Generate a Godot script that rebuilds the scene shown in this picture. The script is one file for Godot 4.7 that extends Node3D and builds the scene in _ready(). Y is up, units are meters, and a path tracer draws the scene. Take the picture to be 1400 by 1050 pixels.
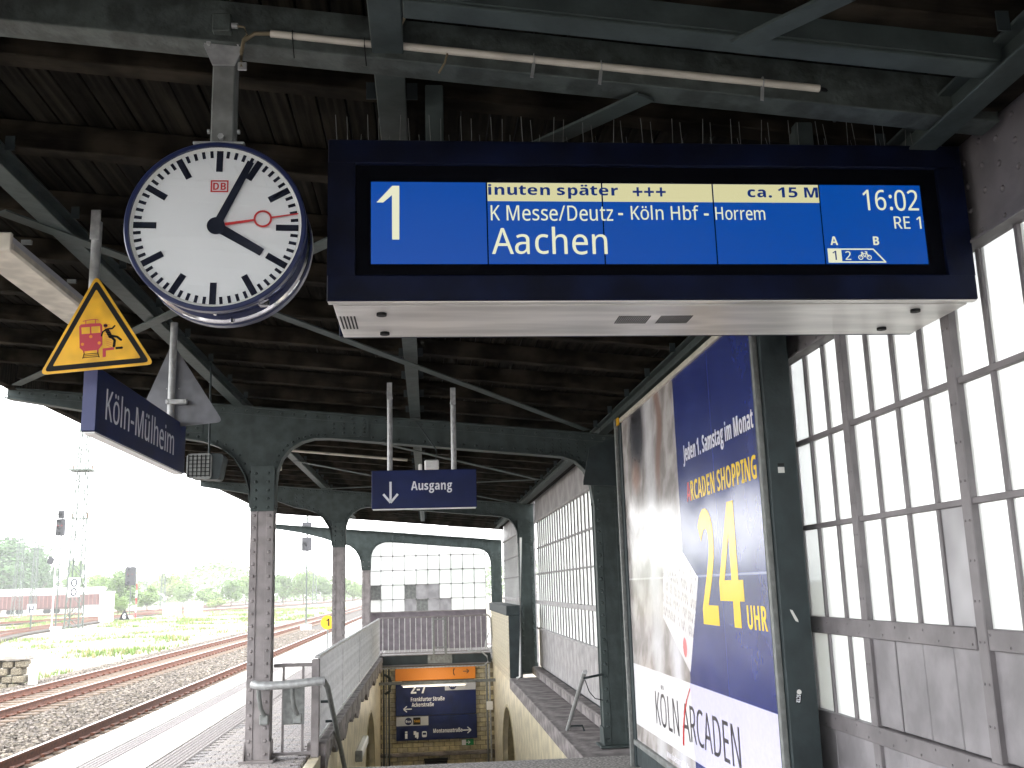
extends Node3D
# Railway platform under a riveted steel canopy: clock, departure board, poster, stairs down, tracks outside.
const EXPO := 5.4
const F := 1350.0
var eye := Vector3(0, 1.65, 0)
var cb: Basis
var mats := {}
var tex := {}
var names := {}
var cache := {}
var rng := RandomNumberGenerator.new()
var font_r: SystemFont
var font_b: SystemFont

# ---------------------------------------------------------------- photo pixel -> direction -> point
func ray(u, v) -> Vector3:
	return cb * Vector3((u - 700.0) / F, -(v - 525.0) / F, -1.0)
func pz(u, v, z) -> Vector3:
	var d := ray(u, v); return eye + d * (z / d.z)
func py(u, v, y) -> Vector3:
	var d := ray(u, v); return eye + d * ((y - eye.y) / d.y)
func ry(x) -> float:                       # underside of the roof joists, falling towards the wall
	return 3.64 - 0.0933 * (x + 2.0)

# ---------------------------------------------------------------- mesh helpers
func nst() -> SurfaceTool:
	var st := SurfaceTool.new(); st.begin(Mesh.PRIMITIVE_TRIANGLES); return st
func tri(st: SurfaceTool, a: Vector3, b: Vector3, c: Vector3, out: Vector3) -> void:
	var n := (b - a).cross(c - a)
	if n.length() < 1e-12: return
	n = n.normalized()
	if n.dot(out) > 0.0:
		var t := b; b = c; c = t
	else:
		n = -n
	for p in [a, b, c]:
		st.set_normal(n); st.add_vertex(p)
func quad(st: SurfaceTool, a: Vector3, b: Vector3, c: Vector3, d: Vector3, out: Vector3) -> void:
	tri(st, a, b, c, out); tri(st, a, c, d, out)
func stri(st: SurfaceTool, p: Array, n: Array) -> void:     # smooth triangle with normals
	var f: Vector3 = (p[1] - p[0]).cross(p[2] - p[0])
	var o := [0, 1, 2] if f.dot(n[0] + n[1] + n[2]) < 0.0 else [0, 2, 1]
	for i in o:
		st.set_normal(n[i]); st.add_vertex(p[i])
func squad(st: SurfaceTool, a, b, c, d, na, nb, nc, nd) -> void:
	stri(st, [a, b, c], [na, nb, nc]); stri(st, [a, c, d], [na, nc, nd])
func abox(st: SurfaceTool, x: Transform3D, s: Vector3, b := 0.0) -> void:
	var h := s * 0.5
	b = min(b, min(h.x, min(h.y, h.z)) * 0.9)
	var vt := func(ax: int, sg: Vector3) -> Vector3:
		var p := sg * (h - Vector3(b, b, b)); p[ax] = sg[ax] * h[ax]; return x * p
	for ax in 3:
		var i := (ax + 1) % 3; var j := (ax + 2) % 3
		for s0 in [-1.0, 1.0]:
			var q := []
			for c in [[-1, -1], [1, -1], [1, 1], [-1, 1]]:
				var sg := Vector3.ZERO; sg[ax] = s0; sg[i] = c[0]; sg[j] = c[1]
				q.append(vt.call(ax, sg))
			var o := Vector3.ZERO; o[ax] = s0
			quad(st, q[0], q[1], q[2], q[3], x.basis * o)
			if b > 0.0:
				for s1 in [-1.0, 1.0]:
					var e := []
					for t in [[ax, -1.0], [ax, 1.0], [i, 1.0], [i, -1.0]]:
						var sg := Vector3.ZERO; sg[ax] = s0; sg[i] = s1; sg[j] = t[1]
						e.append(vt.call(t[0], sg))
					var oo := Vector3.ZERO; oo[ax] = s0; oo[i] = s1
					quad(st, e[0], e[1], e[2], e[3], x.basis * oo)
	if b > 0.0:
		for k in 8:
			var sg := Vector3(1 if k & 1 else -1, 1 if k & 2 else -1, 1 if k & 4 else -1)
			tri(st, vt.call(0, sg), vt.call(1, sg), vt.call(2, sg), x.basis * sg)
func at(p: Vector3, b := Basis()) -> Transform3D:
	return Transform3D(b, p)
func box2(st: SurfaceTool, a: Vector3, b: Vector3, bev := 0.0) -> void:     # by two corners
	abox(st, at((a + b) * 0.5), (b - a).abs(), bev)
func look(d: Vector3, up := Vector3.UP) -> Basis:           # z axis along d
	var z := d.normalized()
	if abs(z.dot(up)) > 0.999: up = Vector3.RIGHT
	var xx := up.cross(z).normalized()
	return Basis(xx, z.cross(xx), z)
func abar(st: SurfaceTool, p: Vector3, q: Vector3, w: float, h: float, bev := 0.0, up := Vector3.UP) -> void:
	abox(st, at((p + q) * 0.5, look(q - p, up)), Vector3(w, h, (q - p).length()), bev)
func apath(st: SurfaceTool, pts: Array, r: float, n := 8) -> void:
	var rings := []
	for i in pts.size():
		var d: Vector3 = (pts[min(i + 1, pts.size() - 1)] - pts[max(i - 1, 0)])
		var b := look(d)
		var rg := []
		for k in n:
			var a := TAU * k / n
			rg.append(b * Vector3(cos(a), sin(a), 0))
		rings.append(rg)
	for i in pts.size() - 1:
		for k in n:
			var l := (k + 1) % n
			var a: Vector3 = rings[i][k]; var b: Vector3 = rings[i][l]; var c: Vector3 = rings[i + 1][l]; var d: Vector3 = rings[i + 1][k]
			squad(st, pts[i] + a * r, pts[i] + b * r, pts[i + 1] + c * r, pts[i + 1] + d * r, a, b, c, d)
	for e in [0, pts.size() - 1]:
		var o: Vector3 = pts[0] - pts[1] if e == 0 else pts[e] - pts[e - 1]
		for k in n:
			tri(st, pts[e], pts[e] + rings[e][k] * r, pts[e] + rings[e][(k + 1) % n] * r, o)
func atube(st: SurfaceTool, p: Vector3, q: Vector3, r: float, n := 10) -> void:
	apath(st, [p, q], r, n)
func alathe(st: SurfaceTool, x: Transform3D, prof: Array, n := 64) -> void:   # prof: [radius, z] pairs about local z
	for i in prof.size() - 1:
		var p: Array = prof[i]; var q: Array = prof[i + 1]
		var nn := Vector2(q[1] - p[1], -(q[0] - p[0])).normalized()
		for k in n:
			var a0 := TAU * k / n; var a1 := TAU * (k + 1) / n
			var c0 := Vector3(cos(a0), sin(a0), 0); var c1 := Vector3(cos(a1), sin(a1), 0)
			var n0 := x.basis * (c0 * nn.x + Vector3(0, 0, nn.y)); var n1 := x.basis * (c1 * nn.x + Vector3(0, 0, nn.y))
			squad(st, x * (c0 * p[0] + Vector3(0, 0, p[1])), x * (c1 * p[0] + Vector3(0, 0, p[1])), x * (c1 * q[0] + Vector3(0, 0, q[1])), x * (c0 * q[0] + Vector3(0, 0, q[1])), n0, n1, n1, n0)
func aprism(st: SurfaceTool, pts: PackedVector2Array, x: Transform3D, depth: float) -> void:   # outline in local xy, thickness along z about 0
	var ix := Geometry2D.triangulate_polygon(pts)
	var h := depth * 0.5
	for s in [-1.0, 1.0]:
		for k in range(0, ix.size(), 3):
			var v := []
			for m in 3: v.append(x * Vector3(pts[ix[k + m]].x, pts[ix[k + m]].y, h * s))
			tri(st, v[0], v[1], v[2], x.basis.z * s)
	var area := 0.0
	for k in pts.size():
		var p := pts[k]; var q := pts[(k + 1) % pts.size()]; area += p.cross(q)
	for k in pts.size():
		var p := pts[k]; var q := pts[(k + 1) % pts.size()]
		var o := Vector3((q - p).y, -(q - p).x, 0) * signf(area)
		quad(st, x * Vector3(p.x, p.y, -h), x * Vector3(q.x, q.y, -h), x * Vector3(q.x, q.y, h), x * Vector3(p.x, p.y, h), x.basis * o)
func arivet(st: SurfaceTool, p: Vector3, n: Vector3, r := 0.014) -> void:
	var b := look(n)
	for k in 6:
		var a0 := TAU * k / 6; var a1 := TAU * (k + 1) / 6
		var d0 := b * Vector3(cos(a0), sin(a0), 0); var d1 := b * Vector3(cos(a1), sin(a1), 0)
		var t := n * r * 0.62
		squad(st, p + d0 * r, p + d1 * r, p + d1 * r * 0.6 + t, p + d0 * r * 0.6 + t, d0, d1, (d1 + n).normalized(), (d0 + n).normalized())
		tri(st, p + t * 1.15, p + d0 * r * 0.6 + t, p + d1 * r * 0.6 + t, n)
func circ(r: float, n := 32, c := Vector2.ZERO) -> PackedVector2Array:
	var o := PackedVector2Array()
	for k in n: o.append(c + Vector2(cos(TAU * k / n), sin(TAU * k / n)) * r)
	return o
func rrect(x0: float, y0: float, x1: float, y1: float, r: float, n := 4) -> PackedVector2Array:
	var o := PackedVector2Array()
	for c in [[x1 - r, y1 - r, 0], [x0 + r, y1 - r, 1], [x0 + r, y0 + r, 2], [x1 - r, y0 + r, 3]]:
		for k in n + 1:
			var a: float = PI / 2 * (c[2] + float(k) / n)
			o.append(Vector2(c[0] + cos(a) * r, c[1] + sin(a) * r))
	return o
func rpoly(pts: Array, r: float, n := 4) -> PackedVector2Array:      # polygon with rounded corners
	var o := PackedVector2Array()
	for i in pts.size():
		var p: Vector2 = pts[i]; var a: Vector2 = (pts[i - 1] - p).normalized(); var b: Vector2 = (pts[(i + 1) % pts.size()] - p).normalized()
		var half := acos(clamp(a.dot(b), -1, 1)) / 2
		var t := r / tan(half)
		for k in n + 1:
			var f := float(k) / n
			o.append((p + a * t).lerp(p, f).lerp(p.lerp(p + b * t, f), f))
	return o

# ---------------------------------------------------------------- nodes
func numbered(s: String) -> String:
	names[s] = names.get(s, -1) + 1
	return s if names[s] == 0 else "%s_%03d" % [s, names[s]]
func org(n: Node) -> Vector3:
	var p := Vector3.ZERO
	while n is Node3D and n != self:
		p += n.position; n = n.get_parent()
	return p
func thing(called: String, label: String, cat: String, base := Vector3.ZERO, group := "") -> Node3D:
	var o := Node3D.new(); o.name = numbered(called); add_child(o); o.position = base
	tag(o, label, cat, group); return o
func tag(o: Node, label: String, cat: String, group := "") -> void:
	o.set_meta("label", label); o.set_meta("category", cat)
	if group: o.set_meta("group", group)
func put(called: String, mesh: Mesh, m: String, parent: Node = self, x := Transform3D()) -> MeshInstance3D:
	var o := MeshInstance3D.new(); o.mesh = mesh
	o.name = numbered(called) if parent == self else called
	o.material_override = mats[m]
	parent.add_child(o, true)
	x.origin -= org(parent); o.transform = x
	return o
func done(st: SurfaceTool, called: String, m: String, parent: Node = self) -> MeshInstance3D:
	return put(called, st.commit(), m, parent)
func stuff(o: Node) -> Node:
	o.set_meta("kind", "stuff"); return o
func structure(o: Node) -> Node:
	o.set_meta("kind", "structure"); return o
func pbox(called: String, parent: Node, a: Vector3, b: Vector3, m: String, bev := 0.0) -> MeshInstance3D:
	var s := (b - a).abs()
	var key := "%.3f_%.3f_%.3f_%.4f" % [s.x, s.y, s.z, bev]
	if not cache.has(key):
		var st := nst(); abox(st, Transform3D(), s, bev); cache[key] = st.commit()
	return put(called, cache[key], m, parent, at((a + b) * 0.5))
func pbar(called: String, parent: Node, p: Vector3, q: Vector3, w: float, h: float, m: String, bev := 0.0, up := Vector3.UP) -> MeshInstance3D:
	var st := nst(); abar(st, p, q, w, h, bev, up); return done(st, called, m, parent)
func ptube(called: String, parent: Node, pts: Array, r: float, m: String, n := 10) -> MeshInstance3D:
	var st := nst(); apath(st, pts, r, n); return done(st, called, m, parent)
func pprism(called: String, parent: Node, pts: PackedVector2Array, x: Transform3D, d: float, m: String) -> MeshInstance3D:
	var st := nst(); aprism(st, pts, x, d); return done(st, called, m, parent)
# lettering stretched to fill the rectangle lo..hi of the plane x
func write(called: String, parent: Node, s: String, x: Transform3D, lo: Vector2, hi: Vector2, m: String, bold := false) -> MeshInstance3D:
	var t := TextMesh.new(); t.text = s; t.font = font_b if bold else font_r
	t.font_size = 48; t.pixel_size = 0.01; t.depth = 0.02; t.curve_step = 1.5
	var bb := t.get_aabb()
	var sc := Vector3((hi.x - lo.x) / bb.size.x, (hi.y - lo.y) / bb.size.y, 0.05)
	var loc := Transform3D(Basis.from_scale(sc), Vector3(lo.x - bb.position.x * sc.x, lo.y - bb.position.y * sc.y, 0))
	return put(called, t, m, parent, x * loc)

# ---------------------------------------------------------------- materials
func ntex(seed_: int, freq: float, oct: int, lo: float, hi: float, tint := Color.WHITE, stretch := 1.0, size := 256) -> ImageTexture:
	var n := FastNoiseLite.new(); n.seed = seed_; n.frequency = freq; n.fractal_octaves = oct; n.noise_type = FastNoiseLite.TYPE_SIMPLEX_SMOOTH
	var im := n.get_seamless_image(size, int(size / stretch))
	if stretch != 1.0: im.resize(size, size)
	var o := Image.create(size, size, true, Image.FORMAT_RGB8)
	for y in size:
		for x in size:
			var v: float = im.get_pixel(x, y).r
			v = lo + (hi - lo) * clamp((v - 0.2) / 0.6, 0, 1)
			o.set_pixel(x, y, Color(lerp(1.0, v, 1.0) * tint.r, v * tint.g, v * tint.b))
	o.generate_mipmaps()
	return ImageTexture.create_from_image(o)
func mat(k: String, c: Color, rough := 0.7, t := "", sc := Vector3.ONE, metal := 0.0, bump := 0.0, spec := 0.5) -> StandardMaterial3D:
	var m := StandardMaterial3D.new(); m.albedo_color = c; m.roughness = rough; m.metallic = metal; m.metallic_specular = spec
	if t:
		m.albedo_texture = tex[t]; m.uv1_triplanar = true; m.uv1_world_triplanar = true; m.uv1_scale = sc
		if bump > 0.0:
			m.normal_enabled = true; m.normal_texture = tex["bump"]; m.normal_scale = bump
	mats[k] = m; return m
func glow(k: String, c: Color, e: float) -> void:
	var m := StandardMaterial3D.new(); m.albedo_color = Color(0.02, 0.02, 0.02); m.roughness = 0.4
	m.emission_enabled = true; m.emission = c; m.emission_energy_multiplier = e / EXPO; mats[k] = m
func c8(r, g, b) -> Color: return Color(r / 255.0, g / 255.0, b / 255.0)
func make_materials() -> void:
	tex.mottle = ntex(3, 0.012, 5, 0.84, 1.0)
	tex.dirt = ntex(4, 0.012, 5, 0.66, 1.0)
	tex.soft = ntex(5, 0.008, 3, 0.84, 1.0)
	tex.speck = ntex(7, 0.09, 3, 0.55, 1.0)
	tex.grain = ntex(9, 0.03, 4, 0.45, 1.0, Color.WHITE, 8.0)
	tex.rust = ntex(13, 0.02, 4, 0.68, 1.0, Color(1, 0.93, 0.86))
	var bn := FastNoiseLite.new(); bn.seed = 21; bn.frequency = 0.03; bn.fractal_octaves = 4
	var bi := bn.get_seamless_image(256, 256); bi.bump_map_to_normal_map(4.0); bi.generate_mipmaps(); tex.bump = ImageTexture.create_from_image(bi)
	mat("steel_green", c8(66, 75, 74), 0.55, "mottle", Vector3(1.3, 1.3, 1.3), 0.0, 0.15, 0.3)
	mat("steel_dark", c8(50, 59, 61), 0.55, "mottle", Vector3(1.1, 1.1, 1.1), 0.0, 0.15, 0.35)
	mat("steel_flaked", c8(70, 78, 75), 0.65, "dirt", Vector3(2.5, 2.5, 2.5), 0.0, 0.4)
	mat("steel_mauve", c8(136, 130, 130), 0.55, "mottle", Vector3(1.1, 1.1, 1.1), 0.0, 0.15)
	mat("wall_panel", c8(134, 131, 134), 0.55, "mottle", Vector3(0.9, 0.9, 0.9), 0.0, 0.12)
	mat("wall_grey", c8(116, 112, 114), 0.55, "mottle", Vector3(0.9, 0.9, 0.9), 0.0, 0.12)
	mat("wall_pale", c8(160, 157, 158), 0.55, "mottle", Vector3(0.9, 0.9, 0.9), 0.0, 0.12)
	for k in 4:
		var f: float = [0.42, 0.5, 0.6, 0.46][k]
		mat("roof_wood%d" % k, Color(0.25 * f, 0.23 * f, 0.19 * f), 0.9, "grain", Vector3(3.0, 3.0, 0.35), 0.0, 0.3, 0.15)
	mat("joist_wood", c8(48, 43, 36), 0.9, "grain", Vector3(0.35, 3.0, 3.0), 0.0, 0.3, 0.15)
	mat("galv", c8(178, 180, 180), 0.42, "mottle", Vector3(4, 4, 4), 0.3)
	mat("galv_dull", c8(128, 131, 129), 0.55, "mottle", Vector3(3, 3, 3), 0.3)
	mat("chrome", c8(205, 205, 208), 0.12, "", Vector3.ONE, 1.0)
	mat("alu", c8(226, 223, 219), 0.3, "soft", Vector3(0.5, 3, 3), 0.1)
	mat("navy", c8(25, 36, 78), 0.4, "soft", Vector3(1, 1, 1))
	mat("navy_rim", c8(20, 30, 68), 0.3)
	mat("bezel", c8(9, 18, 46), 0.5, "dirt", Vector3(1, 1, 1), 0.0, 0.0, 0.25)
	mat("black", c8(15, 16, 18), 0.55, "", Vector3.ONE, 0.0, 0.0, 0.3)
	mat("inkblack", c8(22, 27, 44), 0.6, "", Vector3.ONE, 0.0, 0.0, 0.25)
	mat("mask", c8(5, 6, 12), 0.6, "", Vector3.ONE, 0.0, 0.0, 0.12)
	mat("dial", c8(226, 230, 232), 0.35)
	mat("cream_ring", c8(214, 216, 212), 0.3)
	mat("red", c8(196, 38, 42), 0.45)
	mat("white", c8(228, 228, 226), 0.45)
	mat("pvc", c8(206, 200, 186), 0.5, "soft", Vector3(2, 2, 2))
	mat("cable", c8(120, 108, 84), 0.6)
	mat("sign_navy", c8(19, 34, 84), 0.45, "soft", Vector3(1, 1, 1), 0.0, 0.0, 0.35)
	mat("sign_navy_edge", c8(60, 68, 112), 0.45)
	mat("sign_white", c8(222, 224, 230), 0.5)
	mat("sign_yellow", c8(240, 182, 14), 0.4, "soft", Vector3(2, 2, 2))
	mat("sign_back", c8(120, 122, 128), 0.5, "soft", Vector3(2, 2, 2), 0.2)
	mat("sign_orange", c8(212, 124, 2), 0.45)
	mat("sign_grey", c8(170, 172, 178), 0.5)
	mat("sign_green", c8(20, 130, 70), 0.45)
	mat("brown", c8(92, 60, 30), 0.5)
	mat("pict_red", c8(176, 42, 58), 0.45)
	mat("cream_tile", c8(218, 208, 180), 0.35, "mottle", Vector3(0.8, 0.8, 0.8))
	for k in 3:
		mat("brick%d" % k, [c8(214, 202, 162), c8(202, 190, 150), c8(192, 182, 156)][k], 0.4, "mottle", Vector3(2, 2, 2))
	mat("mortar", c8(120, 112, 92), 0.9)
	mat("ledge", c8(136, 129, 128), 0.8, "dirt", Vector3(1, 1, 1), 0.0, 0.4)
	mat("stone", c8(150, 140, 120), 0.9, "speck", Vector3(1, 1, 1), 0.0, 0.8)
	mat("asphalt", c8(172, 168, 164), 0.9, "speck", Vector3(1.2, 1.2, 1.2), 0.0, 0.3)
	for k in 3:
		mat("paver%d" % k, [c8(188, 182, 182), c8(180, 177, 179), c8(194, 188, 185)][k], 0.85, "speck", Vector3(2, 2, 2), 0.0, 0.3)
	mat("edge_slab", c8(206, 203, 199), 0.8, "soft", Vector3(1, 1, 1))
	mat("joint", c8(140, 136, 134), 0.95)
	mat("concrete", c8(166, 160, 152), 0.85, "mottle", Vector3(0.8, 0.8, 0.8), 0.0, 0.4)
	mat("earth", c8(156, 146, 130), 0.95, "speck", Vector3(0.25, 0.25, 0.25))
	mat("ballast_bed", c8(74, 65, 56), 0.95, "speck", Vector3(1.5, 1.5, 1.5), 0.0, 0.8)
	var bs := mat("ballast", Color.WHITE, 0.95); bs.vertex_color_use_as_albedo = true
	mat("rail_rust", c8(122, 78, 58), 0.7, "rust", Vector3(2, 2, 2))
	mat("rail_top", c8(170, 160, 155), 0.35, "", Vector3.ONE, 0.7)
	mat("sleeper", c8(108, 92, 78), 0.9, "mottle", Vector3(1, 1, 1))
	var gr := mat("grass", Color.WHITE, 0.8); gr.vertex_color_use_as_albedo = true; gr.backlight = Color(0.4, 0.45, 0.2)
	for k in 4:
		var lf := mat("leaf%d" % k, [c8(88, 112, 58), c8(104, 128, 66), c8(70, 98, 56), c8(122, 138, 78)][k], 0.7); lf.backlight = Color(0.35, 0.42, 0.18)
	mat("bark", c8(92, 80, 66), 0.9)
	mat("mast", c8(78, 86, 80), 0.6, "", Vector3.ONE, 0.2)
	mat("wagon_red", c8(84, 42, 37), 0.7, "mottle", Vector3(0.4, 0.4, 0.4))
	mat("wagon_rib", c8(112, 70, 62), 0.7)
	mat("wagon_white", c8(176, 174, 170), 0.6)
	mat("signal_black", c8(40, 40, 46), 0.6)
	mat("cloth_dark", c8(60, 60, 66), 0.6)
	mat("poster_yellow", c8(240, 200, 40), 0.25)
	mat("poster_white", c8(236, 234, 240), 0.25)
	mat("poster_ink", c8(64, 62, 66), 0.3)
	mat("poster_red", c8(205, 50, 50), 0.3)
	mat("sticker", c8(196, 196, 192), 0.5)
	mat("rail_paint", c8(196, 196, 196), 0.4, "mottle", Vector3(3, 3, 3))
	mat("panel_mauve", c8(112, 104, 110), 0.5, "mottle", Vector3(1, 1, 1))
	mat("panel_grey", c8(168, 167, 170), 0.5, "soft", Vector3(1, 1, 1))
	var pane := mat("frosted", Color(0.97, 0.985, 0.975, 0.7), 0.5); pane.backlight = Color(1, 1, 1); pane.transparency = BaseMaterial3D.TRANSPARENCY_ALPHA
	var gl := mat("clear_glass", Color(0.1, 0.11, 0.12, 0.03), 0.02); gl.transparency = BaseMaterial3D.TRANSPARENCY_ALPHA
	glow("lcd_blue", Color(0.0, 0.30, 0.68), 0.85)
	glow("lcd_cream", Color(0.90, 0.88, 0.68), 0.85)
	glow("lcd_text", Color(0.92, 0.92, 0.80), 0.95)
	glow("lcd_ink", Color(0.03, 0.22, 0.55), 0.6)
	glow("tube_lit", Color(1, 0.95, 0.86), 2.2)
	glow("signal_red", Color(0.8, 0.12, 0.16), 0.8)

func _ready() -> void:
	rng.seed = 4711
	# --- camera
	var yaw := deg_to_rad(5.10069); var pitch := deg_to_rad(11.60471); var roll := deg_to_rad(1.63872)
	var rz := Basis(Vector3(cos(roll), sin(roll), 0), Vector3(-sin(roll), cos(roll), 0), Vector3(0, 0, 1))
	var rx := Basis(Vector3(1, 0, 0), Vector3(0, cos(pitch), -sin(pitch)), Vector3(0, sin(pitch), cos(pitch)))
	var rr := Basis(Vector3(cos(yaw), 0, -sin(yaw)), Vector3(0, 1, 0), Vector3(sin(yaw), 0, cos(yaw)))
	cb = (rz * rx * rr).transposed()
	var cam := Camera3D.new(); cam.name = "camera"; add_child(cam)
	cam.transform = Transform3D(cb, eye); cam.fov = rad_to_deg(2.0 * atan(525.0 / F)); cam.near = 0.05; cam.far = 2500.0; cam.current = true
	# --- sky, sun, exposure
	var env := Environment.new(); env.background_mode = Environment.BG_SKY
	var sm := ProceduralSkyMaterial.new()
	sm.sky_top_color = Color(0.93, 0.94, 0.96); sm.sky_horizon_color = Color(0.98, 0.98, 0.98); sm.sky_curve = 0.2
	sm.ground_bottom_color = Color(0.55, 0.54, 0.52); sm.ground_horizon_color = Color(0.85, 0.86, 0.87); sm.sky_energy_multiplier = 1.0; sm.ground_energy_multiplier = 1.0
	var sky := Sky.new(); sky.sky_material = sm; env.sky = sky
	env.background_energy_multiplier = 1.5
	env.tonemap_mode = Environment.TONE_MAPPER_LINEAR; env.tonemap_exposure = EXPO
	env.fog_enabled = true; env.fog_density = 0.0007; env.fog_light_color = Color(0.97, 0.98, 0.97)
	env.sdfgi_enabled = true; env.ssao_enabled = true; env.ssil_enabled = true
	var we := WorldEnvironment.new(); we.name = "world_environment"; we.environment = env; add_child(we)
	var sun := DirectionalLight3D.new(); sun.name = "sun"; add_child(sun)
	sun.light_energy = 0.2; sun.light_angular_distance = 14.0; sun.light_color = Color(1.0, 0.97, 0.92); sun.shadow_enabled = true
	sun.rotation_degrees = Vector3(-52, -70, 0)
	font_r = SystemFont.new(); font_r.font_names = PackedStringArray(["Droid Sans"])
	font_b = SystemFont.new(); font_b.font_names = PackedStringArray(["Droid Sans"]); font_b.font_weight = 700
	make_materials()
	make_ground()
	make_platform()
	make_canopy()
	make_side_walls()
	make_end_wall()
	make_stairwell()
	make_tracks()
	make_clock()
	make_board()
	make_conduits()
	make_hanging_signs()
	make_poster()
	make_railings()
	make_yard()
	make_trees()
	make_clutter()

# ================================================================ ground and platform
func make_ground() -> void:
	var st := nst()
	# one sheet, gently uneven, reaching the horizon
	var n := FastNoiseLite.new(); n.seed = 31; n.frequency = 0.02
	var xs := [-900.0, -500.0, -300.0, -200.0]
	for k in 21: xs.append(-150.0 + k * 7.0)
	xs += [-7.9, -4.02, 2.6, 8.0, 30.0, 120.0, 900.0]
	var zs := [30.0]
	for k in 40: zs.append(20.0 - k * 8.0)
	zs += [-360.0, -480.0, -700.0, -1200.0]
	var h := func(x: float, z: float) -> float:
		if x > -12.5: return -1.0
		return -1.0 + 0.12 * n.get_noise_2d(x, z) + clampf((-x - 13.0) * 0.02, 0.0, 0.12)
	for i in xs.size() - 1:
		for j in zs.size() - 1:
			var a := Vector3(xs[i], h.call(xs[i], zs[j]), zs[j]); var b := Vector3(xs[i + 1], h.call(xs[i + 1], zs[j]), zs[j])
			var c := Vector3(xs[i + 1], h.call(xs[i + 1], zs[j + 1]), zs[j + 1]); var d := Vector3(xs[i], h.call(xs[i], zs[j + 1]), zs[j + 1])
			if xs[i] > -4.5 and xs[i + 1] < 2.7 and zs[j] < 12.5: continue       # the stairwell is cut through here
			quad(st, a, b, c, d, Vector3.UP)
	structure(done(st, "ground", "earth"))
	# ballast bed of the two near tracks, with stones
	var bd := nst()
	var prof := [[-13.2, -1.02], [-12.2, -0.88], [-4.05, -0.88]]
	for i in 2:
		quad(bd, Vector3(prof[i][0], prof[i][1], 20), Vector3(prof[i + 1][0], prof[i + 1][1], 20), Vector3(prof[i + 1][0], prof[i + 1][1], -420), Vector3(prof[i][0], prof[i][1], -420), Vector3.UP)
	var bed := structure(done(bd, "ballast_bed", "ballast_bed"))
	var sst := nst()
	var vs := []
	for k in 8: vs.append(Vector3(1 if k & 1 else -1, 1 if k & 2 else -1, 1 if k & 4 else -1) * rng.randf_range(0.4, 0.62))
	for f in [[0, 1, 3, 2], [4, 5, 7, 6], [0, 1, 5, 4], [2, 3, 7, 6], [0, 2, 6, 4], [1, 3, 7, 5]]:
		quad(sst, vs[f[0]], vs[f[1]], vs[f[2]], vs[f[3]], vs[f[0]] + vs[f[1]] + vs[f[2]] + vs[f[3]])
	var mm := MultiMesh.new(); mm.transform_format = MultiMesh.TRANSFORM_3D; mm.use_colors = true; mm.mesh = sst.commit(); mm.instance_count = 90000
	for i in mm.instance_count:
		var z := -9.0 - 62.0 * pow(rng.randf(), 1.7)
		var x := rng.randf_range(-13.0, -5.2)
		var y := -0.872 if x > -12.2 else lerpf(-0.872, -1.01, (-x - 12.2) / 1.0)
		var s := rng.randf_range(0.035, 0.075)
		mm.set_instance_transform(i, Transform3D(Basis.from_euler(Vector3(rng.randf() * TAU, rng.randf() * TAU, 0)).scaled(Vector3.ONE * s), Vector3(x, y, z)))
		var g := rng.randf_range(0.05, 0.19)
		mm.set_instance_color(i, Color(g * 1.1, g * 0.94, g * rng.randf_range(0.72, 0.84)))
	var mi := MultiMeshInstance3D.new(); mi.name = "ballast_stones"; mi.multimesh = mm; mi.material_override = mats.ballast
	bed.add_child(mi); stuff(mi)

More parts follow.
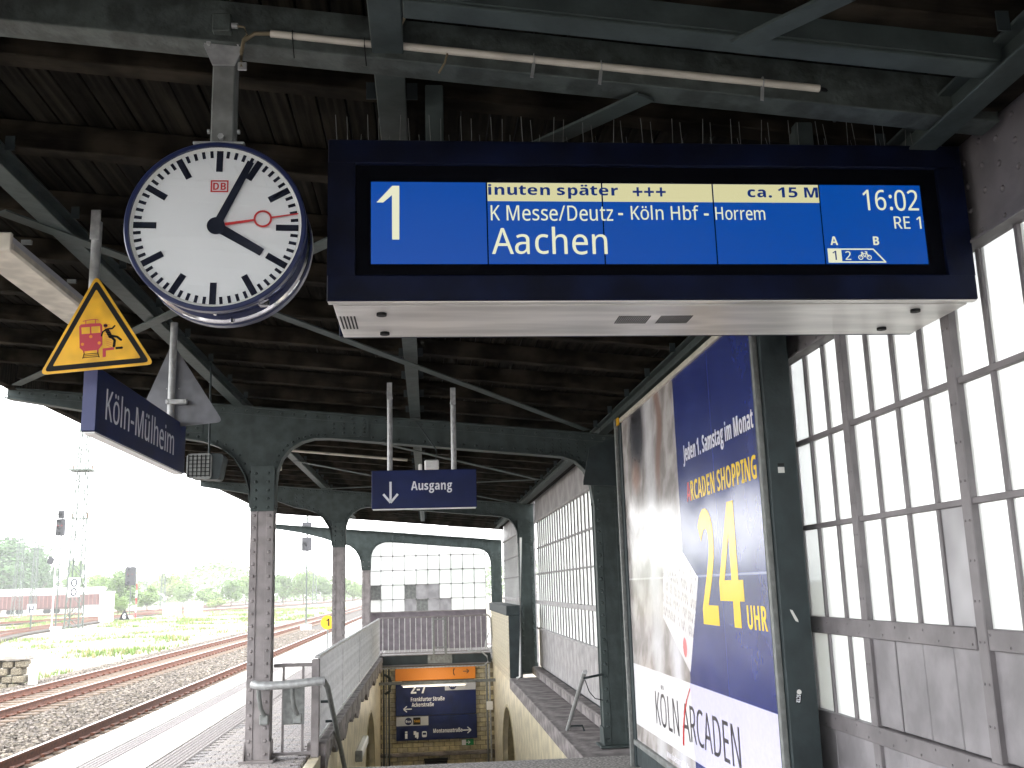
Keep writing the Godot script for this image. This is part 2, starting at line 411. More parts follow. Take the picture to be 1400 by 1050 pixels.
func make_platform() -> void:
	var p := thing_structure("platform")
	var zones := [[-4.0, 2.3, 9.0, -10.1], [-4.0, -1.22, -10.1, -28.9], [-1.22, 2.3, -24.25, -28.9], [-4.0, 2.3, -28.9, -120.0]]
	for z in zones:
		pbox("platform_core", p, Vector3(z[0], -0.07, z[2]), Vector3(z[1], -0.4, z[3]), "joint")
	pbox("edge_wall", p, Vector3(-3.9, -0.4, 9), Vector3(-3.7, -1.1, -120), "concrete")
	# bed courses: one sheet each beyond the pieces
	pbox("paving_field", p, Vector3(-2.46, -0.07, -31.0), Vector3(-1.22, 0.0, -120), "paver0")
	pbox("paving_field", p, Vector3(-1.2, -0.07, -31.0), Vector3(2.2, 0.0, -120), "paver0")
	pbox("paving_field", p, Vector3(-2.46, -0.07, 9), Vector3(2.2, 0.0, -9.2), "paver0")
	pbox("paving_field", p, Vector3(-1.2, -0.07, -24.3), Vector3(2.2, 0.0, -28.9), "asphalt")
	pbox("paving_field", p, Vector3(-1.2, -0.07, -9.21), Vector3(2.2, 0.0, -10.09), "asphalt", 0.01)
	# edge slabs 1 m long
	for k in 62:
		var z := -8.0 - k * 1.0
		pbox("edge_slab", p, Vector3(-4.03, -0.12, z), Vector3(-3.53, 0.0, z - 0.992), "edge_slab", 0.008)
		if k < 40: pbox("slab", p, Vector3(-3.30, -0.06, z), Vector3(-2.80, 0.0, z - 0.992), "edge_slab", 0.006)
	pbox("edge_slab", p, Vector3(-4.03, -0.12, 9), Vector3(-3.53, 0.0, -7.99), "edge_slab")
	pbox("slab", p, Vector3(-3.30, -0.06, 9), Vector3(-2.80, 0.0, -7.99), "edge_slab")
	pbox("slab", p, Vector3(-3.30, -0.06, -48.01), Vector3(-2.80, 0.0, -120), "edge_slab")
	# ribbed guide strips
	for b in [[-3.52, -3.31], [-2.79, -2.47]]:
		var st := nst()
		box2(st, Vector3(b[0], -0.06, 9), Vector3(b[1], -0.006, -120))
		var nn := int((b[1] - b[0]) / 0.05)
		for k in nn:
			var x: float = b[0] + 0.012 + k * 0.05
			for j in 110: box2(st, Vector3(x, -0.006, -7.0 - j * 0.6), Vector3(x + 0.043, 0.0, -7.0 - j * 0.6 - 0.59), 0.003)
		stuff(done(st, "guide_strip", "paver0", p))
	# brick pavers, the nearest ones singly
	var rest := nst(); var count := 0
	var key := []
	for v in 3:
		var st := nst(); abox(st, Transform3D(), Vector3(0.196, 0.06, 0.096), 0.004); key.append(st.commit())
	for r in 218:
		var z := -9.26 - r * 0.1
		for k in 7:
			var x := -2.46 + 0.1 + k * 0.2 + (0.1 if r % 2 else 0.0)
			if x > -1.28: continue
			var c := Vector3(x, -0.03 + rng.randf_range(-0.0015, 0.0015), z)
			if z < -10.2 and count < 290:
				put("paver", key[0], "paver%d" % rng.randi_range(0, 2), p, at(c)); count += 1
			else:
				abox(rest, at(c), Vector3(0.196, 0.06, 0.096), 0.004)
	stuff(done(rest, "pavers", "paver0", p))
func thing_structure(called: String) -> Node3D:
	var o := Node3D.new(); o.name = called; add_child(o); structure(o); return o

# ================================================================ canopy
func make_canopy() -> void:
	var c := thing("platform_canopy", "old riveted green steel canopy with dark boarded ceiling over the platform", "canopy", Vector3(-1.72, 0, -10.7))
	var zc := [3.5, -1.8, -10.7, -19.8, -28.6]
	for gi in zc.size():
		var z: float = zc[gi]
		var dy := -0.28 if gi == 4 else 0.0
		# girder web with its curved haunches
		var low := [Vector2(-4.42, ry(-4.42) - 0.11), Vector2(-3.55, 3.60), Vector2(-2.9, 3.42), Vector2(-2.58, 3.30), Vector2(-2.36, 3.26), Vector2(-2.18, 3.19), Vector2(-2.03, 3.07), Vector2(-1.92, 2.89), Vector2(-1.87, 2.72), Vector2(-1.86, 2.55)]
		var low2 := [Vector2(-1.60, 2.55), Vector2(-1.60, 2.80), Vector2(-1.585, 2.93), Vector2(-1.54, 3.06), Vector2(-1.45, 3.17), Vector2(-1.33, 3.24), Vector2(-1.20, 3.275), Vector2(-1.05, 3.275), Vector2(0.2, 3.155), Vector2(1.3, 3.05), Vector2(1.48, 3.03), Vector2(1.62, 2.98), Vector2(1.72, 2.88), Vector2(1.78, 2.74), Vector2(1.80, 2.55)]
		var out := PackedVector2Array([Vector2(-4.42, ry(-4.42))])
		for q in low + low2: out.append(q + Vector2(0, dy))
		out[0].y += dy
		out.append(Vector2(2.12, 2.55 + dy)); out.append(Vector2(2.12, ry(2.12) + dy))
		var g := pprism("girder", c, out, at(Vector3(0, 0, z)), 0.024, "steel_green")
		for pl in [low, low2]:
			var st := nst()
			for k in pl.size() - 1:
				var a: Vector2 = pl[k] + Vector2(0, dy); var b: Vector2 = pl[k + 1] + Vector2(0, dy)
				var dd := (b - a).normalized() * 0.004
				abar(st, Vector3(a.x - dd.x, a.y - dd.y, z), Vector3(b.x + dd.x, b.y + dd.y, z), 0.012, 0.17, 0.0, Vector3(0, 0, 1))
			done(st, "soffit_flange", "steel_green", g)
		var tf := nst()
		abar(tf, Vector3(-4.42, ry(-4.42) + dy - 0.006, z), Vector3(2.12, ry(2.12) + dy - 0.006, z), 0.17, 0.012)
		for s in [-1.0, 1.0]:
			abar(tf, Vector3(-4.42, ry(-4.42) + dy - 0.047, z + s * 0.018), Vector3(2.12, ry(2.12) + dy - 0.047, z + s * 0.018), 0.01, 0.07)
		done(tf, "top_flange", "steel_green", g)
		# splice plates over the columns
		for s in [-1.0, 1.0]:
			pbox("splice_plate", g, Vector3(-1.06, 3.10 + dy + 0.19, z + s * 0.013), Vector3(-0.62, 3.44 + dy, z + s * 0.024), "steel_green")
			pbox("splice_plate", g, Vector3(-2.62, 3.36 + dy, z + s * 0.013), Vector3(-2.38, 3.62 + dy, z + s * 0.024), "steel_green")
		# rivets on the side that faces the camera
		var rv := nst(); var fz := z + 0.013
		for k in 52:
			var x := -4.3 + k * 0.125
			arivet(rv, Vector3(x, ry(x) + dy - 0.045, fz + 0.010), Vector3(0, 0, 1), 0.016)
		for k in 19:
			var x := -1.0 + k * 0.14
			arivet(rv, Vector3(x, 3.275 - 0.0946 * (x + 1.05) + 0.045 + dy, fz), Vector3(0, 0, 1), 0.017)
		for pl in [low, low2]:
			for k in range(1, pl.size() - 1):
				var q: Vector2 = pl[k]
				if q.x > -1.0 and q.x < 1.2: continue
				var off := Vector2(0.04 if q.x < -1.72 or q.x > 1.4 else -0.04, 0.035)
				for t in 2:
					var w: Vector2 = q.lerp(pl[k + 1], t * 0.5) + off + Vector2(0, dy)
					arivet(rv, Vector3(w.x, w.y, fz), Vector3(0, 0, 1), 0.017)
		for ix in 4:
			for iy in 3:
				arivet(rv, Vector3(-1.0 + ix * 0.11, 3.33 + iy * 0.05 + dy, z + 0.025), Vector3(0, 0, 1), 0.017)
			if ix < 2:
				for iy in 3: arivet(rv, Vector3(-2.56 + ix * 0.12, 3.41 + iy * 0.07 + dy, z + 0.025), Vector3(0, 0, 1), 0.017)
		for ix in 7:
			for iy in 4: arivet(rv, Vector3(1.2 + ix * 0.09, 3.08 + iy * 0.045 + dy, fz), Vector3(0, 0, 1), 0.012)
		stuff(done(rv, "rivets", "steel_green", g))
		# columns: left free-standing, right against the wall
		for side in 2:
			var x0: float = [-1.845, 1.80][side]; var x1: float = [-1.605, 2.10][side]
			var top := 2.62 + dy
			var m: String = ["steel_mauve", "steel_green"][side]
			var col := nst()
			box2(col, Vector3(x0 + 0.035, 0.0, z - 0.006), Vector3(x1 - 0.035, 2.0, z + 0.006))
			for s in [-1.0, 1.0]:
				box2(col, Vector3(x0, 0.0, z + s * 0.075), Vector3(x1, 2.56 + dy, z + s * 0.088), 0.003)
				for e in [[x0, x0 + 0.075], [x1 - 0.075, x1]]:
					box2(col, Vector3(e[0] + 0.001, 0.0, z + s * 0.088), Vector3(e[1] - 0.001, 2.56 + dy, z + s * 0.099), 0.003)
			for e in [[x0 + 0.01, x0 + 0.022], [x1 - 0.022, x1 - 0.01]]: box2(col, Vector3(e[0], 0, z - 0.075), Vector3(e[1], 2.56 + dy, z + 0.075))
			var cc := done(col, "column", m, c)
			var cap := nst()
			for s in [-1.0, 1.0]: box2(cap, Vector3(x0 - 0.004, 2.5 + dy, z + s * 0.1), Vector3(x1 + 0.004, 2.98 + dy, z + s * 0.108), 0.002)
			box2(cap, Vector3(x0 - 0.003, 2.52 + dy, z - 0.1), Vector3(x0 + 0.012, 2.95 + dy, z + 0.1)); box2(cap, Vector3(x1 - 0.012, 2.52 + dy, z - 0.1), Vector3(x1 + 0.003, 2.95 + dy, z + 0.1))
			done(cap, "neck_plate", "steel_green", cc)
			var cr := nst()
			for k in 20:
				for e in [x0 + 0.04, x1 - 0.04]: arivet(cr, Vector3(e, 0.08 + k * 0.125, z + 0.099), Vector3(0, 0, 1), 0.019)
			stuff(done(cr, "rivets", m, cc))
			var cr2 := nst()
			for k in 5:
				for e in [x0 + 0.05, x1 - 0.06]: arivet(cr2, Vector3(e, 2.54 + dy + k * 0.09, z + 0.108), Vector3(0, 0, 1), 0.018)
			stuff(done(cr2, "rivets", "steel_green", cc))
			var ft := nst()
			box2(ft, Vector3(x0 - 0.05, 0.0, z - 0.16), Vector3(x1 + 0.05, 0.025, z + 0.16), 0.004)
			for e in [x0 - 0.004, x1 + 0.004]:
				var tp := PackedVector2Array([Vector2(-0.14, 0.025), Vector2(0.14, 0.025), Vector2(0.1, 0.2), Vector2(-0.1, 0.2)])
				aprism(ft, tp, Transform3D(Basis(Vector3(0, 0, 1), Vector3(0, 1, 0), Vector3(-1, 0, 0)), Vector3(e, 0, z)), 0.012)
			done(ft, "base_plate", m, cc)
		if gi == 2:
			var gp := PackedVector2Array([Vector2(1.74, 3.08), Vector2(2.06, 3.22), Vector2(2.04, 2.67), Vector2(1.66, 2.69), Vector2(1.66, 2.73)])
			pprism("gusset_plate", c, gp, at(Vector3(0, 0, z + 0.30)), 0.03, "steel_dark")
			pbox("gusset_arm", c, Vector3(1.9, 2.8, z + 0.1), Vector3(1.96, 2.86, z + 0.29), "steel_dark")
	# purlins along the platform
	for x in [-2.0, -0.12, 1.93]:
		for k in 4:
			var st := nst()
			var za: float = zc[k] - 0.014; var zb: float = zc[k + 1] + 0.014 if k < 3 else -27.55
			var yt := ry(x) + 0.098
			var dp := 0.06 if absf(x) < 1.0 else 0.095
			box2(st, Vector3(x - 0.006, yt - dp, za), Vector3(x + 0.006, yt, zb))
			box2(st, Vector3(x - 0.055, yt - dp - 0.012, za), Vector3(x + 0.055, yt - dp, zb), 0.003)
			box2(st, Vector3(x - 0.055, yt - 0.012, za), Vector3(x + 0.055, yt, zb))
			done(st, "purlin", "steel_green", c)
	pbox("eaves_beam", c, Vector3(-4.40, ry(-4.4) - 0.02, 3.6), Vector3(-4.31, ry(-4.4) + 0.26, -27.5), "joist_wood", 0.006)
	pbar("end_fascia", c, Vector3(-4.42, ry(-4.42) + 0.11, -27.72), Vector3(2.12, ry(2.12) + 0.11, -27.72), 0.04, 0.30, "joist_wood", 0.005)
	# wooden joists and clips
	var clip := nst()
	for k in 42:
		var z := 6.5 - k * 0.83
		z = -3.647 - 0.875 * (k - 8)
		if z < -27.6: continue
		pbar("joist", c, Vector3(-4.3, ry(-4.3) + 0.17, z), Vector3(2.12, ry(2.12) + 0.17, z), 0.1, 0.135, "joist_wood", 0.005)
		for x in [-2.0, -0.12, 1.93]:
			box2(clip, Vector3(x + 0.057, ry(x) + 0.07, z + 0.053), Vector3(x + 0.10, ry(x) + 0.14, z + 0.059))
			box2(clip, Vector3(x - 0.10, ry(x) + 0.07, z + 0.053), Vector3(x - 0.057, ry(x) + 0.14, z + 0.059))
	stuff(done(clip, "joist_clips", "steel_dark", c))
	# ceiling boards, singly as far as they can be told apart
	var nb := 54; var bw := 0.1245
	var far := nst()
	for i in nb:
		var x := -4.44 + (i + 0.5) * bw
		var tilt := Basis(Vector3(0, 0, 1), -atan(0.0933))
		var cuts := [3.6, -3.647 - 0.875 * (i % 3), -8.022 - 0.875 * ((i * 2) % 3), -14.147 - 0.875 * (i % 2), -19.6, -27.7]
		for k in 5:
			var ln: float = cuts[k] - cuts[k + 1] - 0.006
			var pos := Vector3(x, ry(x) + 0.239 + 0.013 + rng.randf_range(0, 0.003), (cuts[k] + cuts[k + 1]) / 2)
			if k < 4:
				var key := "board%.2f" % ln
				if not cache.has(key):
					var st := nst(); abox(st, Transform3D(), Vector3(bw - 0.007, 0.022, ln), 0.003); cache[key] = st.commit()
				put("roof_board", cache[key], "roof_wood%d" % rng.randi_range(0, 3), c, at(pos, tilt))
			else:
				abox(far, at(pos, tilt), Vector3(bw - 0.007, 0.022, ln))
	stuff(done(far, "roof_boards", "roof_wood1", c))
	var felt := nst()
	abox(felt, at(Vector3(-1.09, ry(-1.09) + 0.275, -12.05), Basis(Vector3(0, 0, 1), -atan(0.0933))), Vector3(6.78, 0.012, 31.3))
	done(felt, "roof_felt", "black", c)
	# flat diagonal braces below the joists
	var zo := [[-2.2, -5.07, 1.72, -10.38], [-4.2, -10.35, 0.80, -3.215], [1.02, -2.83, 1.62, -1.95], [-2.0, -10.9, 1.75, -15.3], [-2.0, -19.5, 1.8, -15.2], [-2.0, -15.2, 1.75, -19.6]]
	for b in zo:
		pbar("brace", c, Vector3(b[0], ry(b[0]) - 0.016, b[1]), Vector3(b[2], ry(b[2]) - 0.016, b[3]), 0.085, 0.01, "steel_green")
	# cross beams between the purlins over the board
	var ba := nst()
	for s in [[-3.235, -3.225]]:
		abar(ba, Vector3(-4.3, ry(-4.3) + 0.087, -3.18), Vector3(2.1, ry(2.1) + 0.087, -3.18), 0.011, 0.15)
		abar(ba, Vector3(-4.3, ry(-4.3) + 0.012, -3.235), Vector3(2.1, ry(2.1) + 0.012, -3.235), 0.12, 0.013, 0.003)
	done(ba, "cross_beam", "steel_flaked", c)
	var bb := nst()
	abar(bb, Vector3(-0.06, ry(-0.06) + 0.09, -2.82), Vector3(1.9, ry(1.9) + 0.09, -2.82), 0.011, 0.13)
	abar(bb, Vector3(-0.06, ry(-0.06) + 0.02, -2.875), Vector3(1.9, ry(1.9) + 0.02, -2.875), 0.10, 0.013, 0.003)
	done(bb, "cross_beam", "steel_green", c)
	# rain gutter along the wall side of the eaves
	pbox("wall_plate_timber", c, Vector3(2.0, ry(2.05) + 0.1, 3.5), Vector3(2.11, ry(2.05) + 0.04, -27.5), "joist_wood", 0.005)

# ================================================================ glazed side walls
func pane_group(w: Node, x: float, za: float, zb: float, n: int, y0: float, y1: float, mt: String, called := "pane") -> void:
	var p := (zb - za) / n
	for k in n:
		pbox(called, w, Vector3(x, y0 + 0.014, za + p * k + signf(p) * 0.012), Vector3(x + 0.008, y1 - 0.014, za + p * (k + 1) - signf(p) * 0.012), mt)
func make_side_walls() -> void:
	var x := 2.15
	# ---- bay beside the departure board
	var w := thing("window_wall", "grey steel window wall of frosted panes behind the poster and departure board", "wall", Vector3(x, 0, -6))
	var hv := []
	for k in 10: hv.append(-0.63 - 1.04 * k)      # heavy mullions
	var bars := nst(); var rails := nst(); var rv := nst()
	for k in 9:
		var za: float = hv[k]; var zb: float = hv[k + 1]
		for rw in [[1.445, 1.93], [1.93, 2.41], [2.41, 2.88]]:
			for j in 4:
				var a := lerpf(za, zb, j / 4.0); var b := lerpf(za, zb, (j + 1) / 4.0)
				var solid: bool = k == 3 and j == 0 and rw[0] < 1.5
				if k == 3 and j == 0 and solid:
					pbox("sheet_metal_panel", w, Vector3(x - 0.004, rw[0] - 0.004, a), Vector3(x + 0.004, rw[1] + 0.004, b), "panel_grey")
				else:
					pbox("pane", w, Vector3(x, rw[0] - 0.006, a), Vector3(x + 0.008, rw[1] + 0.006, b), "frosted")
		for j in range(1, 4):
			var z := lerpf(za, zb, j / 4.0)
			pbox("glazing_bar", w, Vector3(x - 0.014, 1.44, z - 0.013), Vector3(x + 0.012, 2.9, z + 0.013), "wall_grey", 0.003)
		# below the rail: glass in some groups, sheet panels in others
		for j in 4:
			var a := lerpf(za, zb, j / 4.0) - 0.003; var b := lerpf(za, zb, (j + 1) / 4.0) - 0.006
			if k >= 4:
				pbox("pane", w, Vector3(x, 0.945, a), Vector3(x + 0.008, 1.37, b), "frosted")
				if j > 0: pbox("glazing_bar", w, Vector3(x - 0.014, 0.95, a - 0.0), Vector3(x + 0.012, 1.37, a + 0.026), "wall_grey", 0.003)
			else:
				pbox("panel", w, Vector3(x - 0.006 - rng.randf() * 0.006, 0.955, a - 0.004 + rng.randf_range(-0.002, 0.002)), Vector3(x + 0.006, 1.362, b + 0.008), "wall_panel", 0.004)
			pbox("panel", w, Vector3(x - 0.01 - rng.randf() * 0.005, 0.06, a + 0.003), Vector3(x + 0.006, 0.87, b - 0.003), "wall_panel", 0.004)
		# heavy mullion
		pbox("mullion", w, Vector3(x - 0.032, 0.0, zb - 0.034), Vector3(x + 0.014, 2.9, zb + 0.034), "wall_grey", 0.004)
		for r in 18:
			for s in [-0.016, 0.016]: arivet(rv, Vector3(x - 0.032, 0.15 + r * 0.155, zb + s), Vector3(-1, 0, 0), 0.006)
		for y in [1.4, 0.91]:
			for r in 8: arivet(rv, Vector3(x - 0.036, y + (0.02 if r % 2 else -0.02), lerpf(za, zb, (r + 0.5) / 8.0)), Vector3(-1, 0, 0), 0.006)
	for y in [1.93, 2.41]: pbox("transom", w, Vector3(x - 0.022, y - 0.013, -0.6), Vector3(x + 0.012, y + 0.014, -10.0), "wall_grey", 0.003)
	pbox("rail", w, Vector3(x - 0.036, 1.362, -0.6), Vector3(x + 0.012, 1.443, -3.70), "wall_grey", 0.004)
	pbox("rail", w, Vector3(x - 0.036, 1.358, -3.79), Vector3(x + 0.012, 1.445, -10.0), "wall_grey", 0.004)
	pbox("rail", w, Vector3(x - 0.036, 0.87, -0.6), Vector3(x + 0.012, 0.952, -10.0), "wall_grey", 0.004)
	pbox("backing_sheet", w, Vector3(x + 0.012, 0.0, -0.6), Vector3(x + 0.018, 0.93, -10.0), "steel_dark")
	pbox("backing_sheet", w, Vector3(x + 0.0122, 0.931, -0.6), Vector3(x + 0.018, 1.40, -4.79), "steel_dark")
	pbox("sill", w, Vector3(x - 0.06, 0.0, -0.6), Vector3(x + 0.02, 0.058, -10.0), "wall_grey", 0.004)
	pbox("solid_panel", w, Vector3(x - 0.01, 0.0, 2.3), Vector3(x + 0.01, 2.9, -0.6), "wall_grey")
	pbox("end_panel", w, Vector3(x - 0.01, 0.0, -10.02), Vector3(x + 0.01, 2.9, -10.6), "wall_pale")
	# riveted plate girder above the glass
	var pg := pbox("plate_girder", w, Vector3(x - 0.02, 2.885, 2.3), Vector3(x + 0.0, 3.46, -10.6), "wall_grey")
	pbox("angle_flange", pg, Vector3(x - 0.075, 2.885, 2.3), Vector3(x - 0.021, 2.897, -10.6), "wall_grey")
	pbox("angle_flange", pg, Vector3(x - 0.032, 2.898, 2.3), Vector3(x - 0.021, 2.965, -10.6), "wall_grey")
	for k in 60:
		arivet(rv, Vector3(x - 0.032, 2.93, -1.0 - k * 0.15), Vector3(-1, 0, 0), 0.012)
		arivet(rv, Vector3(x - 0.02, 3.36, -1.0 - k * 0.15), Vector3(-1, 0, 0), 0.012)
	for k in 16:
		for r in 3: arivet(rv, Vector3(x - 0.02, 3.04 + r * 0.1 + (0.04 if k % 2 else 0.0), -2.6 - k * 0.11), Vector3(-1, 0, 0), 0.014)
	stuff(done(rv, "rivets", "wall_grey", w))
	# ---- the two bays beyond
	var spans := [[-10.85, -19.6, "pale steel window wall with narrow frosted panes over the stairwell ledge", 27], [-19.95, -28.4, "steel window wall behind the tall cream parapet at the stairwell's far end", 26]]
	for b in spans:
		var v := thing("window_wall", b[2], "wall", Vector3(x, 0, (b[0] + b[1]) / 2), "glazed bays beyond the poster")
		var n: int = b[3]; var p: float = (b[1] - b[0]) / n
		var rows := [[0.87, 1.32], [1.38, 1.87], [1.89, 2.36], [2.38, 2.86]]
		for k in n:
			var a: float = b[0] + p * k
			for r in rows: pbox("pane", v, Vector3(x, r[0] - 0.012, a), Vector3(x + 0.008, r[1] + 0.012, a + p), "frosted")
			pbox("panel", v, Vector3(x - 0.012, 0.15, a - 0.010), Vector3(x + 0.006, 0.85, a + p + 0.010), "wall_pale", 0.003)
			if k > 0: pbox("glazing_bar", v, Vector3(x - 0.016, 0.86, a - 0.014), Vector3(x + 0.012, 2.88, a + 0.014), "wall_grey", 0.003)
		pbox("backing_sheet", v, Vector3(x + 0.008, 0.1, b[0]), Vector3(x + 0.012, 0.86, b[1]), "steel_dark")
		for y in [1.88, 2.37]: pbox("transom", v, Vector3(x - 0.022, y - 0.014, b[0]), Vector3(x + 0.012, y + 0.014, b[1]), "wall_grey")
		pbox("rail", v, Vector3(x - 0.05, 1.315, b[0]), Vector3(x + 0.012, 1.385, b[1]), "wall_pale", 0.004)
		pbox("sill", v, Vector3(x - 0.05, 0.84, b[0]), Vector3(x + 0.012, 0.872, b[1]), "wall_pale", 0.004)
		pbox("mullion", v, Vector3(x - 0.06, 0.1, b[0] + 0.0), Vector3(x + 0.012, 2.9, b[0] - 0.06), "wall_pale", 0.004)
		for k in 8:
			var a: float = lerpf(b[0], b[1], k / 8.0)
			pbox("fascia_panel", v, Vector3(x - 0.02, 2.90, a - 0.016), Vector3(x + 0.006, 3.34, lerpf(b[0], b[1], (k + 1) / 8.0) + 0.016), "wall_pale", 0.004)
		pbox("fascia_rail", v, Vector3(x - 0.05, 2.87, b[0]), Vector3(x + 0.012, 2.90, b[1]), "wall_pale", 0.003)
		pbox("fascia_back", v, Vector3(x + 0.01, 2.87, b[0]), Vector3(x + 0.02, 3.45, b[1]), "wall_grey")

func make_end_wall() -> void:
	var z := -28.9
	var w := thing("glazed_end_wall", "white glazed end wall with some grey replacement panels behind the far railing", "wall", Vector3(0, 0, z))
	var x0 := -1.66; var x1 := 1.66; var nx := 10; var y0 := 1.06; var dy := 0.405
	for i in nx:
		for j in 6:
			var a := lerpf(x0, x1, float(i) / nx); var b := lerpf(x0, x1, float(i + 1) / nx)
			var ya := y0 + (dy * j if j == 0 else 0.33 + dy * (j - 1)); var yb := y0 + 0.33 + dy * j
			var grey: bool = (j == 1 and i in [0, 3, 4, 5]) or (j == 0 and i in [3, 4, 5, 6])
			pbox("panel" if grey else "pane", w, Vector3(a, ya, z), Vector3(b, yb, z + 0.008 + 0.001 * ((i + j) % 2)), ["panel_grey", "galv_dull", "panel_grey"][(i + j) % 3] if grey else "frosted")
	for i in nx + 1:
		var a := lerpf(x0, x1, float(i) / nx)
		pbox("glazing_bar", w, Vector3(a - 0.008, y0, z - 0.004), Vector3(a + 0.008, 3.35, z + 0.016), "wall_pale")
	for j in 6:
		pbox("transom", w, Vector3(x0, y0 + 0.33 + dy * j - 0.010, z - 0.005), Vector3(x1, y0 + 0.33 + dy * j + 0.010, z + 0.024), "wall_pale")
	var st := nst()
	for i in nx:
		for j in 5: arivet(st, Vector3(lerpf(x0, x1, float(i) / nx), y0 + 0.33 + dy * j, z + 0.024), Vector3(0, 0, 1), 0.024)
	stuff(done(st, "glazing_clips", "galv_dull", w))
	pbox("base_panel", w, Vector3(x0, 0.0, z - 0.02), Vector3(x1, y0 - 0.03, z + 0.02), "panel_mauve")
	pbox("sill", w, Vector3(x0, y0 - 0.03, z - 0.03), Vector3(x1, y0, z + 0.04), "steel_mauve")

# ================================================================ stairwell
const ZY := Basis(Vector3(0, 0, 1), Vector3(0, 1, 0), Vector3(-1, 0, 0))   # outlines drawn in (z, y)
func make_stairwell() -> void:
	var s := thing("stairwell", "cream tiled stairwell leading down between railing and window wall", "stairs", Vector3(0.2, -3.4, -17.5))
	for k in 20:
		pbox("step", s, Vector3(-1.12, -0.17 * (k + 1), -10.11 - k * 0.3), Vector3(1.5, -0.17 * (k + 1) - 0.17, -10.11 - (k + 1) * 0.3 - 0.02), "concrete", 0.006)
	pbox("landing", s, Vector3(-1.9, -3.42, -10.0), Vector3(2.2, -3.6, -24.4), "concrete")
	pbox("head_wall", s, Vector3(-1.2, -0.41, -9.9), Vector3(1.6, -3.5, -10.08), "cream_tile")
	for side in 2:
		var x: float = [-1.17, 1.56][side]
		var pts := PackedVector2Array([Vector2(-10.05, -3.45), Vector2(-10.05, [0.0, -0.06][side])])
		if side == 0:
			pts.append(Vector2(-24.2, 0.0))
		else:
			pts.append_array(PackedVector2Array([Vector2(-19.0, -0.06), Vector2(-19.0, 1.12), Vector2(-24.2, 1.12)]))
		pts.append(Vector2(-24.2, -3.45))
		pts.append(Vector2(-21.45, -3.45))
		for k in 17:
			var a := PI * k / 16.0
			pts.append(Vector2(-19.85 - 1.6 * cos(a), -1.9 + 1.28 * sin(a)))
		pts.append(Vector2(-18.25, -3.45))
		pprism("side_wall", s, pts, at(Vector3(x, 0, 0), ZY), 0.1, "cream_tile")
		var xo: float = [-1.22, 1.61][side]; var xb: float = [-1.8, 2.14][side]
		pbox("niche_back", s, Vector3(xb, -3.5, -17.9), Vector3(xb + 0.05, -0.3, -21.8), "brick1")
		for z in [-17.95, -21.8]: pbox("niche_side", s, Vector3(min(xo, xb), -3.5, z), Vector3(max(xo, xb), -0.3, z + 0.05), "brick1")
		pbox("niche_top", s, Vector3(min(xo, xb), -0.35, -17.9), Vector3(max(xo, xb), -0.3, -21.8), "brick1")
		# chamfered jamb of the arch
		var jm := nst()
		for k in 16:
			var a := PI * k / 16.0; var b := PI * (k + 1) / 16.0
			var sx: float = [-1.118, 1.508][side]
			abar(jm, Vector3(sx, -1.9 + 1.30 * sin(a), -19.85 - 1.62 * cos(a)), Vector3(sx, -1.9 + 1.30 * sin(b), -19.85 - 1.62 * cos(b)), 0.012, 0.05)
		done(jm, "arch_moulding", "brick1", s)
	# end wall of glazed bricks
	pbox("end_wall_core", s, Vector3(-1.2, -0.06, -24.12), Vector3(1.7, -3.5, -24.3), "mortar")
	var bm := []
	var st0 := nst(); abox(st0, Transform3D(), Vector3(0.228, 0.088, 0.03), 0.006); bm.append(st0.commit())
	for r in 24:
		var y := -0.16 - r * 0.1
		for k in 12:
			var x := -1.1 + k * 0.24 + (0.12 if r % 2 else 0.0)
			if x > 1.45: continue
			if x > -0.62 and x < 0.94 and y < -0.16 and y > -1.66: continue      # behind the signs
			put("brick", bm[0], "brick%d" % rng.randi_range(0, 2), s, at(Vector3(x, y, -24.11 + rng.randf_range(-0.002, 0.002))))
	pbox("ledge_band", s, Vector3(-1.12, -2.02, -24.09), Vector3(1.5, -2.10, -24.0), "ledge", 0.01)
	# louvre below the signs
	var lv := nst()
	for k in 4: box2(lv, Vector3(-0.13 + k * 0.01, -2.16 - k * 0.05, -24.02), Vector3(0.42 - k * 0.01, -2.20 - k * 0.05, -24.08))
	done(lv, "louvre", "black", s)
	# kerb under the left railing, broken along its lower edge
	var kb := nst(); box2(kb, Vector3(-1.26, 0.0, -10.86), Vector3(-1.06, 0.13, -24.2), 0.012)
	done(kb, "kerb", "ledge", s)
	var rag := PackedVector2Array([Vector2(-24.2, 0.05), Vector2(-10.87, 0.05)])
	var rz2 := -10.87
	while rz2 > -24.1:
		rag.append(Vector2(rz2, -0.09 - 0.05 * sin(rz2 * 2.3) - 0.04 * sin(rz2 * 5.1 + 1.0) - 0.06 * rng.randf())); rz2 -= 0.03 + rng.randf() * 0.14
	rag.append(Vector2(-24.2, -0.06))
	pprism("broken_kerb_edge", s, rag, at(Vector3(-1.095, 0, 0), ZY), 0.05, "ledge")
	# right ledge and plinth under the window wall
	pbox("ledge", s, Vector3(1.49, -0.2, -10.11), Vector3(2.14, -0.005, -18.98), "ledge", 0.012)
	pbox("plinth", s, Vector3(1.98, -0.004, -10.82), Vector3(2.145, 0.14, -19.6), "ledge", 0.02)
	# raised parapet with dark coping
	var p := thing("parapet", "tall cream brick parapet with dark coping at the far right of the stairwell", "wall", Vector3(1.6, 0, -21.6))
	var bst := nst()
	for r in 17:
		for k in 22:
			var z := -19.02 - k * 0.236 - (0.118 if r % 2 else 0.0)
			if z < -24.0: continue
			box2(bst, Vector3(1.500, 1.1 - r * 0.07, z), Vector3(1.509, 1.1 - r * 0.07 - 0.062, z - 0.228), 0.003)
	stuff(done(bst, "bricks", "brick2", p))
